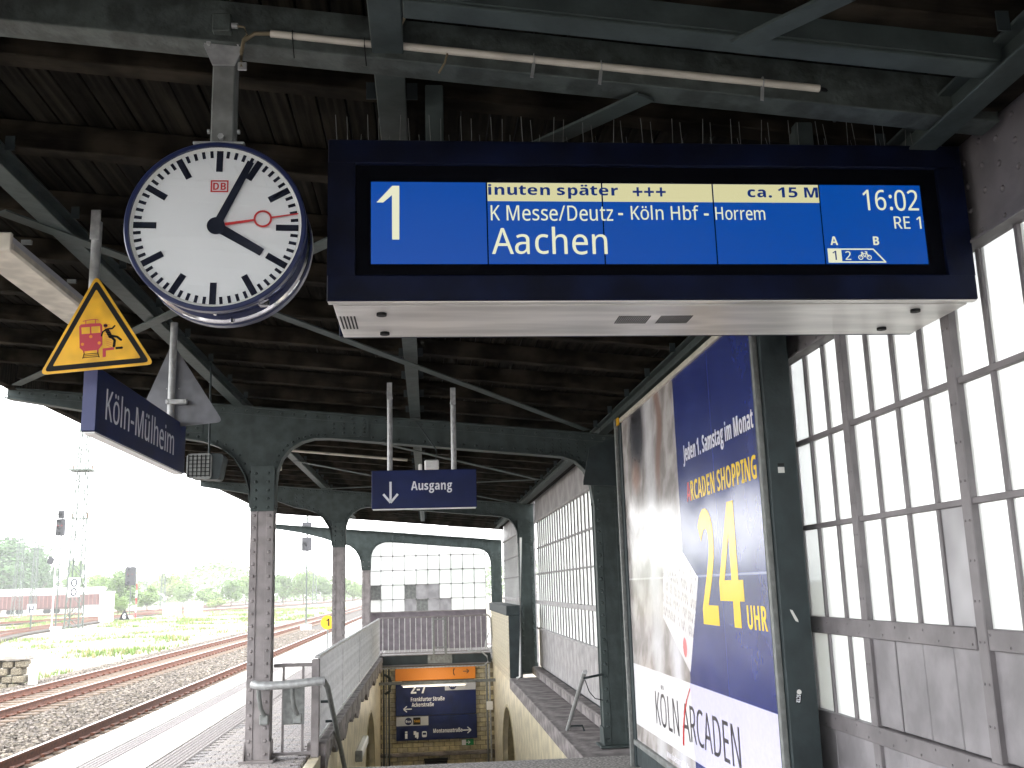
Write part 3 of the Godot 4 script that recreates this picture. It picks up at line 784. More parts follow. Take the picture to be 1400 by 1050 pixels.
	pbox("coping", p, Vector3(1.46, 1.12, -18.97), Vector3(1.78, 1.30, -24.25), "steel_dark", 0.01)
	pbox("end_plate", p, Vector3(1.50, -0.003, -18.98), Vector3(1.74, 1.12, -18.93), "steel_dark", 0.006)
	pbox("wall_body", p, Vector3(1.612, 0.0, -19.0), Vector3(1.73, 1.119, -24.25), "cream_tile")
	# header beam over the way down
	var h := thing("header_beam", "dark steel beam across the far end of the stairwell below the railing", "beam", Vector3(0.2, 0, -24))
	pbox("web", h, Vector3(-1.14, -0.06, -24.02), Vector3(1.46, 0.15, -23.98), "steel_dark")
	pbox("flange", h, Vector3(-1.14, 0.15, -24.08), Vector3(1.46, 0.17, -23.9), "steel_mauve", 0.003)
	pbox("flange", h, Vector3(-1.14, -0.08, -24.08), Vector3(1.46, -0.06, -23.9), "steel_mauve", 0.003)
	pbox("bracket_plate", h, Vector3(-0.02, -0.05, -23.98), Vector3(0.55, 0.14, -23.95), "galv_dull", 0.004)
	var rv := nst()
	for k in 4: arivet(rv, Vector3(0.05 + k * 0.14, 0.05, -23.95), Vector3(0, 0, 1), 0.022)
	stuff(done(rv, "rivets", "galv_dull", h))
	# pipes in the corners and along the beam
	var pp := thing("drain_pipe", "grey pipe running under the far beam and down beside the parapet", "pipe", Vector3(1.42, -3.4, -23.8))
	ptube("pipe", pp, [Vector3(-1.1, -0.12, -23.86), Vector3(1.28, -0.12, -23.86), Vector3(1.38, -0.05, -23.86), Vector3(1.36, 0.08, -23.86), Vector3(1.22, 0.2, -23.86), Vector3(0.9, 0.22, -23.86)], 0.018, "galv", 8)
	ptube("pipe", pp, [Vector3(1.40, -0.1, -23.8), Vector3(1.42, -3.4, -23.8)], 0.02, "galv", 8)
	ptube("pipe", pp, [Vector3(1.34, -0.1, -23.9), Vector3(1.35, -3.4, -23.9)], 0.025, "galv_dull", 8)
	var pl := thing("drain_pipe", "dark pipes running down the left corner of the stairwell", "pipe", Vector3(-1.0, -3.4, -23.9))
	for k in 3: ptube("pipe", pl, [Vector3(-1.04 + k * 0.06, -0.1, -23.9), Vector3(-1.03 + k * 0.06, -3.4, -23.9)], 0.02, ["steel_dark", "galv_dull", "steel_dark"][k], 8)
	ptube("pipe_bend", pl, [Vector3(-1.02, -0.25, -23.8), Vector3(-0.9, -0.32, -23.78), Vector3(-0.86, -0.45, -23.78), Vector3(-0.9, -0.62, -23.78), Vector3(-1.0, -0.68, -23.8)], 0.03, "steel_dark", 8)
	pbox("junction_box", pp, Vector3(1.32, -1.1, -23.76), Vector3(1.46, -0.92, -23.68), "white", 0.006)
	# direction signs on the end wall
	var fz := at(Vector3(0, 0, -23.98))
	var so := thing("direction_sign", "orange telephone sign above the blue direction signs in the stairwell", "sign", Vector3(0.15, -0.42, -24))
	pbox("panel", so, Vector3(-0.78, -0.42, -24.05), Vector3(1.09, -0.11, -23.99), "sign_orange", 0.008)
	ptube("handset_symbol", so, [Vector3(0.60, -0.18, -23.98), Vector3(0.575, -0.22, -23.975), Vector3(0.575, -0.29, -23.975), Vector3(0.60, -0.33, -23.98)], 0.012, "brown", 6)
	arrow(so, fz, Vector2(0.93, -0.25), Vector2(1, 0), 0.13, 0.018, "brown")
	var s1 := thing("direction_sign", "blue sign with 2-7 and two street names, arrow pointing left", "sign", Vector3(0.15, -1.2, -24))
	pbox("panel", s1, Vector3(-0.77, -1.20, -24.05), Vector3(1.09, -0.46, -23.99), "sign_navy", 0.008)
	pbox("grey_field", s1, Vector3(0.37, -0.665, -23.99), Vector3(1.085, -0.47, -23.984), "sign_grey")
	write("lettering", s1, "2-7", at(Vector3(0, 0, -23.985)), Vector2(-0.42, -0.71), Vector2(-0.06, -0.48), "sign_white", true)
	write("lettering", s1, "Frankfurter Straße", at(Vector3(0, 0, -23.985)), Vector2(-0.42, -0.885), Vector2(0.36, -0.79), "sign_white", true)
	write("lettering", s1, "Ackerstraße", at(Vector3(0, 0, -23.985)), Vector2(-0.40, -1.005), Vector2(0.11, -0.91), "sign_white", true)
	arrow(s1, fz, Vector2(-0.58, -1.05), Vector2(-1, 0), 0.18, 0.022, "sign_white")
	pprism("bus_disc", s1, circ(0.085, 24), at(Vector3(0.55, -0.565, -23.98)), 0.006, "sign_navy")
	write("lettering", s1, "Bus", at(Vector3(0, 0, -23.976)), Vector2(0.49, -0.59), Vector2(0.61, -0.54), "sign_white", true)
	var s2 := thing("direction_sign", "blue sign with pictograms and one street name, arrow pointing right", "sign", Vector3(0.15, -1.75, -24))
	pbox("panel", s2, Vector3(-0.76, -1.745, -24.05), Vector3(1.10, -1.215, -23.99), "sign_navy", 0.008)
	pbox("grey_field", s2, Vector3(-0.755, -1.42, -23.99), Vector3(-0.02, -1.22, -23.984), "sign_grey")
	pprism("bus_disc", s2, circ(0.082, 24), at(Vector3(-0.48, -1.32, -23.98)), 0.006, "sign_navy")
	write("lettering", s2, "Bus", at(Vector3(0, 0, -23.976)), Vector2(-0.54, -1.345), Vector2(-0.42, -1.295), "sign_white", true)
	pbox("taxi_field", s2, Vector3(-0.37, -1.40, -23.984), Vector3(-0.20, -1.24, -23.978), "black")
	write("lettering", s2, "TAXI", at(Vector3(0, 0, -23.976)), Vector2(-0.355, -1.345), Vector2(-0.215, -1.295), "sign_yellow", true)
	write("lettering", s2, "i", at(Vector3(0, 0, -23.985)), Vector2(-0.56, -1.70), Vector2(-0.50, -1.54), "sign_white", true)
	var pc := nst()
	box2(pc, Vector3(-0.36, -1.62, -23.985), Vector3(-0.30, -1.54, -23.98)); box2(pc, Vector3(-0.33, -1.68, -23.986), Vector3(-0.25, -1.57, -23.981)); box2(pc, Vector3(-0.29, -1.71, -23.987), Vector3(-0.26, -1.62, -23.982))
	done(pc, "ticket_symbol", "sign_white", s2)
	pprism("tram_symbol", s2, rrect(-0.17, -1.68, -0.06, -1.55, 0.03), at(Vector3(0, 0, -23.983)), 0.006, "sign_white")
	pprism("tram_window", s2, rrect(-0.155, -1.625, -0.075, -1.58, 0.01), at(Vector3(0, 0, -23.978)), 0.006, "sign_navy")
	write("lettering", s2, "Montanusstraße", at(Vector3(0, 0, -23.985)), Vector2(0.09, -1.595), Vector2(0.76, -1.50), "sign_white", true)
	arrow(s2, fz, Vector2(0.95, -1.56), Vector2(1, 0), 0.19, 0.022, "sign_white")
	var ex := thing("exit_sign", "small green emergency exit sign below the blue direction signs", "sign", Vector3(0.86, -1.9, -24))
	pbox("panel", ex, Vector3(0.74, -1.90, -24.08), Vector3(1.02, -1.77, -24.03), "sign_green", 0.004)
	pbox("white_field", ex, Vector3(0.745, -1.895, -24.03), Vector3(0.84, -1.775, -24.026), "sign_white")
	arrow(ex, at(Vector3(0, 0, -24.024)), Vector2(0.93, -1.835), Vector2(1, 0), 0.1, 0.014, "sign_white")
	# lamp rail across the stairs with a lit tube
	var lr := thing("tube_lamp", "fluorescent tube lamp on a grey rail across the stairwell in front of the signs", "lamp", Vector3(0.15, -0.5, -23.2))
	var k2 := 23.2 / 24.0
	pbox("rail", lr, Vector3(-1.115, -0.43, -23.22), Vector3(1.5, -0.37, -23.16), "galv_dull", 0.004)
	pbox("housing", lr, Vector3(-0.62, -0.455, -23.23), Vector3(0.86, -0.432, -23.15), "white", 0.004)
	ptube("tube", lr, [Vector3(-0.58, -0.475, -23.19), Vector3(0.82, -0.475, -23.19)], 0.019, "tube_lit", 10)
	var tl := OmniLight3D.new(); tl.name = "tube_light"; tl.light_energy = 0.14; tl.light_color = Color(1, 0.93, 0.82); tl.light_size = 0.5; tl.omni_range = 14.0; tl.omni_attenuation = 2.0; tl.shadow_enabled = true
	lr.add_child(tl); tl.position = Vector3(0.12, -0.54, -23.19) - lr.position
	var wl := thing("wall_lamp", "white strip lamp fixed to the left wall inside the stairwell", "lamp", Vector3(-1.05, -0.9, -16.6))
	pbox("housing", wl, Vector3(-1.12, -0.86, -15.9), Vector3(-1.02, -0.72, -17.6), "white", 0.02)
	pbox("end_cap", wl, Vector3(-1.118, -0.87, -15.86), Vector3(-1.01, -0.71, -15.90), "galv_dull", 0.01)

func arrow(parent: Node, x: Transform3D, tip: Vector2, d: Vector2, ln: float, w: float, m: String) -> void:
	var st := nst()
	var n := Vector2(-d.y, d.x)
	for q in [[tip - d * ln, tip], [tip + d * w * 0.4, tip - d * ln * 0.38 + n * ln * 0.36], [tip + d * w * 0.4, tip - d * ln * 0.38 - n * ln * 0.36]]:
		var a: Vector2 = q[0]; var b: Vector2 = q[1]
		abar(st, x * Vector3(a.x, a.y, 0), x * Vector3(b.x, b.y, 0), w, 0.006, 0.0, x.basis.z)
	done(st, "arrow", m, parent)

# ================================================================ railway tracks
func make_track(xs: Array, z0: float, z1: float, label: String, near: bool) -> void:
	var t := thing("railway_track", label, "track", Vector3(xs[0], -0.84, -30))
	for x in xs:
		var r := nst()
		var pr := PackedVector2Array([Vector2(-0.075, 0), Vector2(0.075, 0), Vector2(0.075, 0.012), Vector2(0.014, 0.03), Vector2(0.01, 0.125), Vector2(0.036, 0.14), Vector2(0.036, 0.172), Vector2(-0.036, 0.172), Vector2(-0.036, 0.14), Vector2(-0.01, 0.125), Vector2(-0.014, 0.03), Vector2(-0.075, 0.012)])
		aprism(r, pr, at(Vector3(x, -0.812, (z0 + z1) / 2)), abs(z1 - z0))
		var rm := done(r, "rail", "rail_rust", t)
		pbox("rail_head", rm, Vector3(x - 0.03, -0.642, z0), Vector3(x + 0.03, -0.637, z1), "rail_top")
		var fp := nst()
		for k in 150:
			var z := -8.3 - k * 0.6
			for s in [-1.0, 1.0]: box2(fp, Vector3(x + s * 0.05, -0.815, z - 0.05), Vector3(x + s * 0.12, -0.76, z + 0.05), 0.01)
		stuff(done(fp, "rail_clips", "rail_rust", rm))
	var c: float = (xs[0] + xs[1]) / 2
	var st := nst(); abox(st, Transform3D(), Vector3(2.5, 0.16, 0.25), 0.02); var sm := st.commit()
	for k in 150:
		put("sleeper", sm, "sleeper", t, at(Vector3(c, -0.892, -8.3 - k * 0.6)))
func make_tracks() -> void:
	make_track([-4.77, -6.27], 20, -420, "rusty track right beside the platform edge", true)
	make_track([-9.2, -10.7], 20, -420, "rusty track beyond the first, next to the weeds", true)
	# farther tracks that swing across the yard
	var lines := [[Vector2(-22.0, -40), Vector2(-30.7, -76), Vector2(-36.4, -111), Vector2(-42, -150), Vector2(-52, -230), Vector2(-70, -420)], [Vector2(-48.0, -95), Vector2(-45.7, -113), Vector2(-38, -150), Vector2(-32, -180), Vector2(-24, -240), Vector2(-14, -420)], [Vector2(-70, -120), Vector2(-60, -160), Vector2(-49.6, -184), Vector2(-44, -230), Vector2(-36, -420)]]
	var lab := ["curving yard track in front of the tall lattice mast", "yard track swinging across behind the white post", "yard track in front of the freight wagons"]
	for i in 3:
		var t := thing("railway_track", lab[i], "track", Vector3(lines[i][1].x, -0.8, lines[i][1].y))
		var bd := nst()
		for s in [-0.75, 0.75]:
			var r := nst()
			for k in lines[i].size() - 1:
				var a: Vector2 = lines[i][k]; var b: Vector2 = lines[i][k + 1]
				var n: Vector2 = (b - a).normalized().orthogonal() * s
				abar(r, Vector3(a.x + n.x, -0.62, a.y + n.y), Vector3(b.x + n.x, -0.62, b.y + n.y), 0.07, 0.16)
			done(r, "rail", "rail_rust", t)
		for k in lines[i].size() - 1:
			var a: Vector2 = lines[i][k]; var b: Vector2 = lines[i][k + 1]
			abar(bd, Vector3(a.x, -0.79, a.y), Vector3(b.x, -0.79, b.y), 3.2, 0.18, 0.05)
		done(bd, "track_bed", "ballast_bed", t)

# ================================================================ clock
func make_clock() -> void:
	var c := Vector3(-0.685, 2.846, -3.15)
	var t := thing("station_clock", "round white station clock with navy rim showing four minutes past four", "clock", Vector3(c.x, 2.55, -3.24))
	var R := 0.295
	var x := at(c)
	var xd := Transform3D(Basis.from_scale(Vector3(1, 1, 1.22)), c)
	var st := nst()
	alathe(st, x, [[0.278, -0.012], [0.280, 0.0], [R - 0.004, 0.0], [R, -0.004], [R, -0.028], [R - 0.012, -0.03]])
	alathe(st, xd, [[R - 0.012, -0.043], [0.272, -0.06], [0.266, -0.068], [0.266, -0.118], [0.272, -0.124], [R - 0.014, -0.13]])
	alathe(st, xd, [[R - 0.012, -0.150], [R, -0.152], [R, -0.176], [R - 0.02, -0.18], [0.0, -0.18]])
	done(st, "case", "navy_rim", t)
	var ch := nst()
	alathe(ch, x, [[R - 0.012, -0.03], [R - 0.005, -0.034], [R - 0.003, -0.041], [R - 0.005, -0.048], [R - 0.012, -0.052]])
	alathe(ch, xd, [[R - 0.014, -0.13], [R - 0.006, -0.134], [R - 0.004, -0.14], [R - 0.006, -0.146], [R - 0.012, -0.150]])
	done(ch, "chrome_band", "chrome", t)
	var rg := nst(); alathe(rg, x, [[0.268, -0.018], [0.279, -0.010]]); done(rg, "inner_ring", "cream_ring", t)
	var dl := nst(); alathe(dl, x, [[0.0, -0.018], [0.270, -0.0181]], 64); var dial := done(dl, "dial", "dial", t)
	pprism("front_glass", t, circ(0.276, 48), at(c + Vector3(0, 0, -0.004)), 0.002, "clear_glass")
	for k in 60:
		var a := PI / 2 - TAU * k / 60.0 - deg_to_rad(1.0)
		var big := k % 5 == 0
		var ln := 0.074 if big else 0.0245; var w := 0.0215 if big else 0.0105
		var b := Basis(Vector3(0, 0, 1), a)
		put("hour_mark" if big else "minute_mark", mark_mesh(ln, w), "inkblack", dial, Transform3D(b, c + b * Vector3(0.268 - ln / 2, 0, -0.0165)))
	var hands := [["hour_hand", 121.0, 0.176, 0.034, -0.013, "inkblack"], ["minute_hand", 25.3, 0.252, 0.028, -0.0105, "inkblack"]]
	for h in hands:
		var a: float = PI / 2 - deg_to_rad(h[1])
		var sp := nst(); var hx := Transform3D(Basis(Vector3(0, 0, 1), a), c + Vector3(0, 0, h[4]))
		aprism(sp, PackedVector2Array([Vector2(-0.02, -h[3] * 0.5), Vector2(h[2], -h[3] * 0.4), Vector2(h[2], h[3] * 0.4), Vector2(-0.02, h[3] * 0.5)]), hx, 0.002)
		done(sp, h[0], h[5], t)
	pprism("hub", t, circ(0.0295, 28), at(c + Vector3(0, 0, -0.0085)), 0.003, "inkblack")
	var sa := PI / 2 - deg_to_rad(81.0)
	var sx := Transform3D(Basis(Vector3(0, 0, 1), sa), c + Vector3(0, 0, -0.0065))
	var sh := nst()
	aprism(sh, PackedVector2Array([Vector2(0.03, -0.005), Vector2(0.125, -0.0035), Vector2(0.125, 0.0035), Vector2(0.03, 0.005)]), sx, 0.0015)
	aprism(sh, PackedVector2Array([Vector2(0.183, -0.003), Vector2(0.272, -0.002), Vector2(0.272, 0.002), Vector2(0.183, 0.003)]), sx, 0.0015)
	for k in 28:
		var a0 := TAU * k / 28; var a1 := TAU * (k + 1) / 28
		abar(sh, sx * Vector3(0.154 + cos(a0) * 0.027, sin(a0) * 0.027, 0), sx * Vector3(0.154 + cos(a1) * 0.027, sin(a1) * 0.027, 0), 0.0065, 0.0015, 0.0, Vector3(0, 0, 1))
	done(sh, "second_hand", "red", t)
	# red framed letters on the dial
	var lg := nst(); var lo := c + Vector3(0.006, 0.142, -0.0165)
	for e in [[-0.029, -0.021, 0.029, -0.0165], [-0.029, 0.0165, 0.029, 0.021], [-0.029, -0.0165, -0.0245, 0.0165], [0.0245, -0.0165, 0.029, 0.0165]]:
		box2(lg, lo + Vector3(e[0], e[1], 0), lo + Vector3(e[2], e[3], 0.001))
	var em := done(lg, "emblem", "red", dial)
	write("lettering", em, "DB", at(lo), Vector2(-0.021, -0.0125), Vector2(0.021, 0.0125), "red", true)
	# rim fittings and hanger
	var lt := nst()
	box2(lt, c + Vector3(0.14, -0.270, -0.05), c + Vector3(0.175, -0.245, -0.03), 0.004)
	box2(lt, c + Vector3(-0.006, -0.297, -0.048), c + Vector3(0.006, -0.28, -0.03), 0.002)
	box2(lt, c + Vector3(0.03, -0.297, -0.148), c + Vector3(0.04, -0.28, -0.134), 0.002)
	done(lt, "latch", "chrome", t)
	var px := c.x - 0.001
	pbox("saddle_plate", t, Vector3(px - 0.085, 3.138, -3.32), Vector3(px + 0.085, 3.147, -3.16), "galv", 0.002)
	var po := pbox("hanger_post", t, Vector3(px - 0.038, 3.147, -3.28), Vector3(px + 0.038, 3.530, -3.204), "galv_dull", 0.004)
	pprism("head_plate", t, PackedVector2Array([Vector2(-0.068, 0.0), Vector2(0.068, 0.0), Vector2(0.068, -0.02), Vector2(0.038, -0.09), Vector2(-0.038, -0.09), Vector2(-0.068, -0.02)]), at(Vector3(px, 3.538, -3.197)), 0.008, "galv")
	var bo := nst()
	for q in [Vector3(-0.042, 3.22, -3.24), Vector3(0.04, 3.22, -3.24)]: atube(bo, Vector3(px + q.x - 0.006 * signf(-q.x), q.y, q.z), Vector3(px + q.x + 0.014 * signf(q.x), q.y, q.z), 0.008, 6)
	atube(bo, Vector3(px, 3.18, -3.204), Vector3(px, 3.18, -3.188), 0.011, 6)
	for q in [-0.05, 0.05]: atube(bo, Vector3(px + q, 3.525, -3.195), Vector3(px + q, 3.525, -3.18), 0.008, 6)
	done(bo, "bolt", "galv", po)
func mark_mesh(ln: float, w: float) -> Mesh:
	var k := "mark%.3f_%.4f" % [ln, w]
	if not cache.has(k):
		var st := nst(); abox(st, Transform3D(), Vector3(ln, w, 0.0015)); cache[k] = st.commit()
	return cache[k]

# ================================================================ departure board
func make_board() -> void:
	var z := -3.42
	var x0 := -0.348; var x1 := 2.080; var y0 := 2.664; var y1 := 3.283
	var t := thing("departure_board", "long navy departure board with lit blue screen hanging beside the clock", "display board", Vector3(0.87, y0, -3.68))
	# casing
	pbox("casing", t, Vector3(x0 + 0.016, y0 + 0.004, z - 0.04), Vector3(x1 - 0.016, y1 - 0.01, z - 0.50), "alu", 0.004)
	for side in 2:
		var za: float = [z - 0.04, z - 0.542][side]; var zb: float = [z, z - 0.502][side]
		var fr := nst()
		var ix0 := -0.249; var ix1 := 1.975; var iy0 := 2.760; var iy1 := 3.189
		box2(fr, Vector3(x0, y0, za), Vector3(x1, iy0, zb), 0.004); box2(fr, Vector3(x0, iy1, za), Vector3(x1, y1, zb), 0.004)
		box2(fr, Vector3(x0, iy0 - 0.003, za + 0.0005), Vector3(ix0, iy1 + 0.003, zb - 0.0005)); box2(fr, Vector3(ix1, iy0 - 0.003, za + 0.0005), Vector3(x1, iy1 + 0.003, zb - 0.0005))
		done(fr, "bezel", "bezel", t)
	pbox("trim", t, Vector3(x0 + 0.004, y0 - 0.004, z - 0.036), Vector3(x1 - 0.004, y0 - 0.0005, z - 0.006), "alu")
	pbox("mask", t, Vector3(-0.252, 2.757, z - 0.03), Vector3(1.978, 3.192, z - 0.018), "mask")
	# five screen modules
	var sx := [-0.195, 0.2325, 0.6655, 1.0895, 1.5055, 1.911]
	var zs := z - 0.0165
	for k in 5:
		pbox("screen_module", t, Vector3(sx[k] + 0.0025, 2.807, zs - 0.001), Vector3(sx[k + 1] - 0.0025, 3.124, zs), "lcd_blue")
	var f := at(Vector3(0, 0, zs + 0.0012))
	var f2 := at(Vector3(0, 0, zs + 0.0028))
	for k in range(1, 4):
		pbox("message_band", t, Vector3(sx[k] + 0.003, 3.051, zs), Vector3(sx[k + 1] - 0.003, 3.123, zs + 0.0014), "lcd_cream")
	# platform number
	pprism("numeral", t, PackedVector2Array([Vector2(-0.115, 3.108), Vector2(-0.089, 3.108), Vector2(-0.090, 2.900), Vector2(-0.116, 2.900), Vector2(-0.116, 3.072), Vector2(-0.148, 3.043), Vector2(-0.172, 3.043)]), f, 0.0012, "lcd_text")
	write("lettering", t, "inuten später", f2, Vector2(0.238, 3.061), Vector2(0.726, 3.117), "lcd_ink", true)
	write("lettering", t, "+++", f2, Vector2(0.782, 3.072), Vector2(0.908, 3.108), "lcd_ink", true)
	write("lettering", t, "ca. 15 M", f2, Vector2(1.224, 3.070), Vector2(1.500, 3.112), "lcd_ink", true)
	write("lettering", t, "K Messe/Deutz", f, Vector2(0.246, 2.974), Vector2(0.703, 3.034), "lcd_text")
	pbox("dash", t, Vector3(0.723, 2.998, zs), Vector3(0.741, 3.006, zs + 0.0012), "lcd_text")
	write("lettering", t, "Köln Hbf", f, Vector2(0.771, 2.980), Vector2(1.030, 3.038), "lcd_text")
	pbox("dash", t, Vector3(1.050, 2.998, zs), Vector3(1.068, 3.006, zs + 0.0012), "lcd_text")
	write("lettering", t, "Horrem", f, Vector2(1.094, 2.980), Vector2(1.286, 3.032), "lcd_text")
	write("lettering", t, "Aachen", f, Vector2(0.247, 2.843), Vector2(0.676, 2.951), "lcd_text")
	write("lettering", t, "16:02", f, Vector2(1.676, 3.020), Vector2(1.895, 3.105), "lcd_text")
	write("lettering", t, "RE 1", f, Vector2(1.790, 2.948), Vector2(1.897, 2.997), "lcd_text")
	write("lettering", t, "A", f, Vector2(1.531, 2.882), Vector2(1.560, 2.916), "lcd_text", true)
	write("lettering", t, "B", f, Vector2(1.699, 2.882), Vector2(1.722, 2.916), "lcd_text", true)
	# train diagram: first-class field, outline, bicycle
	var td := nst()
	box2(td, Vector3(1.517, 2.812, zs), Vector3(1.570, 2.868, zs + 0.0012))
	box2(td, Vector3(1.570, 2.863, zs), Vector3(1.698, 2.868, zs + 0.0012)); box2(td, Vector3(1.570, 2.812, zs), Vector3(1.742, 2.817, zs + 0.0012))
	abar(td, Vector3(1.696, 2.8655, zs + 0.0006), Vector3(1.740, 2.8145, zs + 0.0006), 0.005, 0.0012, 0.0, Vector3(0, 0, 1))
	done(td, "train_diagram", "lcd_text", t)
	write("lettering", t, "1", f2, Vector2(1.534, 2.822), Vector2(1.549, 2.858), "lcd_ink")
	write("lettering", t, "2", f, Vector2(1.584, 2.823), Vector2(1.606, 2.857), "lcd_text")
	var by := nst()
	for q in [Vector2(1.644, 2.833), Vector2(1.677, 2.833)]:
		for k in 12:
			var a0 := TAU * k / 12; var a1 := TAU * (k + 1) / 12
			abar(by, Vector3(q.x + cos(a0) * 0.0085, q.y + sin(a0) * 0.0085, zs + 0.0008), Vector3(q.x + cos(a1) * 0.0085, q.y + sin(a1) * 0.0085, zs + 0.0008), 0.003, 0.0012, 0.0, Vector3(0, 0, 1))
	for q in [[1.644, 2.833, 1.651, 2.852], [1.651, 2.848, 1.668, 2.848], [1.651, 2.848, 1.661, 2.834], [1.661, 2.834, 1.668, 2.850], [1.677, 2.833, 1.666, 2.855], [1.662, 2.856, 1.672, 2.854], [1.646, 2.853, 1.655, 2.853]]:
		abar(by, Vector3(q[0], q[1], zs + 0.0008), Vector3(q[2], q[3], zs + 0.0008), 0.0028, 0.0012, 0.0, Vector3(0, 0, 1))
	done(by, "bicycle_symbol", "lcd_text", t)
	# underside: plate, fixings, grilles
	var yb := y0 - 0.001
	var un := pbox("underside_plate", t, Vector3(x0 + 0.02, yb - 0.006, z - 0.048), Vector3(x1 - 0.02, yb + 0.003, z - 0.497), "alu", 0.002)
	for q in [Vector2(-0.16, -3.56), Vector2(-0.16, -3.84), Vector2(1.89, -3.54), Vector2(1.88, -3.81)]:
		ptube("fixing_bolt", un, [Vector3(q.x, yb - 0.004, q.y), Vector3(q.x, yb - 0.016, q.y)], 0.019, "black", 12)
	for q in [[0.745, 0.865], [0.91, 1.03]]:
		var gr := nst()
		for k in 16:
			var gx: float = lerpf(q[0], q[1], k / 15.0)
			abar(gr, Vector3(gx, yb - 0.0065, -3.61), Vector3(gx, yb - 0.0065, -3.72), 0.0042, 0.002)
		done(gr, "grille", "black", un)
	var g2 := nst()
	for k in 5: abar(g2, Vector3(-0.315 + k * 0.013, yb - 0.0065, -3.60), Vector3(-0.315 + k * 0.013, yb - 0.0065, -3.78), 0.006, 0.002)
	done(g2, "grille", "black", un)
	# hangers to the roof
	for hx in [0.045, 1.52]:
		var h := pbox("hanger", t, Vector3(hx - 0.035, y1 - 0.01, -3.62), Vector3(hx + 0.035, ry(hx) + 0.13, -3.55), "steel_green", 0.004)
		pbox("hanger_flange", h, Vector3(hx - 0.07, y1 - 0.012, -3.66), Vector3(hx + 0.07, y1 + 0.003, -3.51), "steel_green", 0.003)
	# bird spikes
	var sp := nst(); atube(sp, Vector3.ZERO, Vector3(0, 0.115, 0), 0.0011, 4); var spm := sp.commit()
	for k in 62:
		var row := k % 3
		var bx := x0 + 0.03 + k * 0.0385
		var b := Basis(Vector3(0, 0, 1), rng.randf_range(-0.07, 0.07)) * Basis(Vector3(1, 0, 0), [0.06, -0.05, -0.35][row] + rng.randf_range(-0.05, 0.05))
		put("bird_spike", spm, "galv_dull", t, Transform3D(b, Vector3(bx, y1 - 0.004, [-3.45, -3.46, -3.55][row])))

# ================================================================ conduits and cables above
func make_conduits() -> void:
	var zc := -3.165
	var defs := [[370, 46, 521, 62, "short white conduit on the beam between clock and purlin", 0.0125], [549, 63, 1120, 121, "long white conduit along the beam above the departure board", 0.0135]]
	for d in defs:
		var a := pz(d[0], d[1], zc); var b := pz(d[2], d[3], zc)
		var t := thing("cable_conduit", d[4], "conduit", a)
		ptube("tube", t, [a, b], d[5], "pvc", 12)
		var n: int = 2 if d[2] < 600 else 3
		for k in n:
			var q := a.lerp(b, [0.2, 0.85][k] if n == 2 else [0.31, 0.47, 0.86][k])
			var st := nst()
			for e in 10:
				var a0 := TAU * e / 10; var a1 := TAU * (e + 1) / 10
				abar(st, q + Vector3(0, cos(a0), sin(a0)) * (d[5] + 0.002), q + Vector3(0, cos(a1), sin(a1)) * (d[5] + 0.002), 0.012, 0.002, 0.0, Vector3(1, 0, 0))
			if n == 3:
				abar(st, q + Vector3(0, -d[5], 0), q + Vector3(-0.01, -0.075, 0.01), 0.012, 0.003, 0.0, Vector3(0, 0, 1))
			else:
				atube(st, q + Vector3(0, -d[5], 0.01), q + Vector3(0.006, -0.085, 0.0), 0.002, 5)
			done(st, "strap", "galv" if n == 3 else "black", t)
		if n == 2:
			var e0 := pz(330, 92, zc + 0.01); var m := pz(333, 56, zc + 0.01)
			ptube("cable", t, [e0, pz(330, 72, zc + 0.01), m, pz(348, 46, zc + 0.005), a], 0.007, "cable", 6)
			pbox("cable_clamp", t, e0 - Vector3(0.012, 0.012, 0.004), e0 + Vector3(0.018, 0.018, 0.004), "galv", 0.002)
		else:
			ptube("cable", t, [b, pz(1128, 123, zc - 0.01), pz(1138, 135, zc - 0.05), pz(1141, 165, -3.5)], 0.008, "black", 6)
			ptube("cable", t, [pz(612, 72, zc), pz(608, 86, zc + 0.01), pz(600, 100, zc + 0.005)], 0.004, "cable", 6)
	var v := thing("cable_conduit", "white conduit dropping from the roof between the two beams", "conduit", pz(527, 52, -3.1))
	ptube("tube", v, [pz(519, -12, -2.9), pz(527, 55, -3.12)], 0.014, "pvc", 12)
	ptube("cable", v, [pz(530, 55, -3.12), pz(545, 40, -3.1), pz(556, 18, -3.05), pz(561, -6, -3.0)], 0.006, "cable", 6)
	var c2 := thing("cable_conduit", "bright thin conduit across the ceiling beyond the first column", "conduit", pz(478, 622, -12.6))
	ptube("tube", c2, [pz(398, 616, -12.6), pz(557, 629, -12.6)], 0.016, "pvc", 8)
	var j := thing("junction_box", "small grey junction box on the beam above the clock post", "box", pz(305, 45, -3.16))
	var jp := pz(304, 33, -3.16)
	pbox("box", j, jp - Vector3(0.032, 0.034, 0.02), jp + Vector3(0.032, 0.034, 0.015), "steel_flaked", 0.004)
	ptube("gland", j, [jp + Vector3(0.03, -0.005, 0), jp + Vector3(0.052, -0.006, 0)], 0.01, "galv", 8)
	ptube("cable", j, [jp + Vector3(0.052, -0.006, 0), jp + Vector3(0.075, -0.01, 0), jp + Vector3(0.085, -0.04, 0.0), jp + Vector3(0.07, -0.06, 0)], 0.004, "cable", 6)

func px(u, v, x) -> Vector3:
	var d := ray(u, v); return eye + d * (x / d.x)
func xy(p: Vector3) -> Vector2: return Vector2(p.x, p.y)
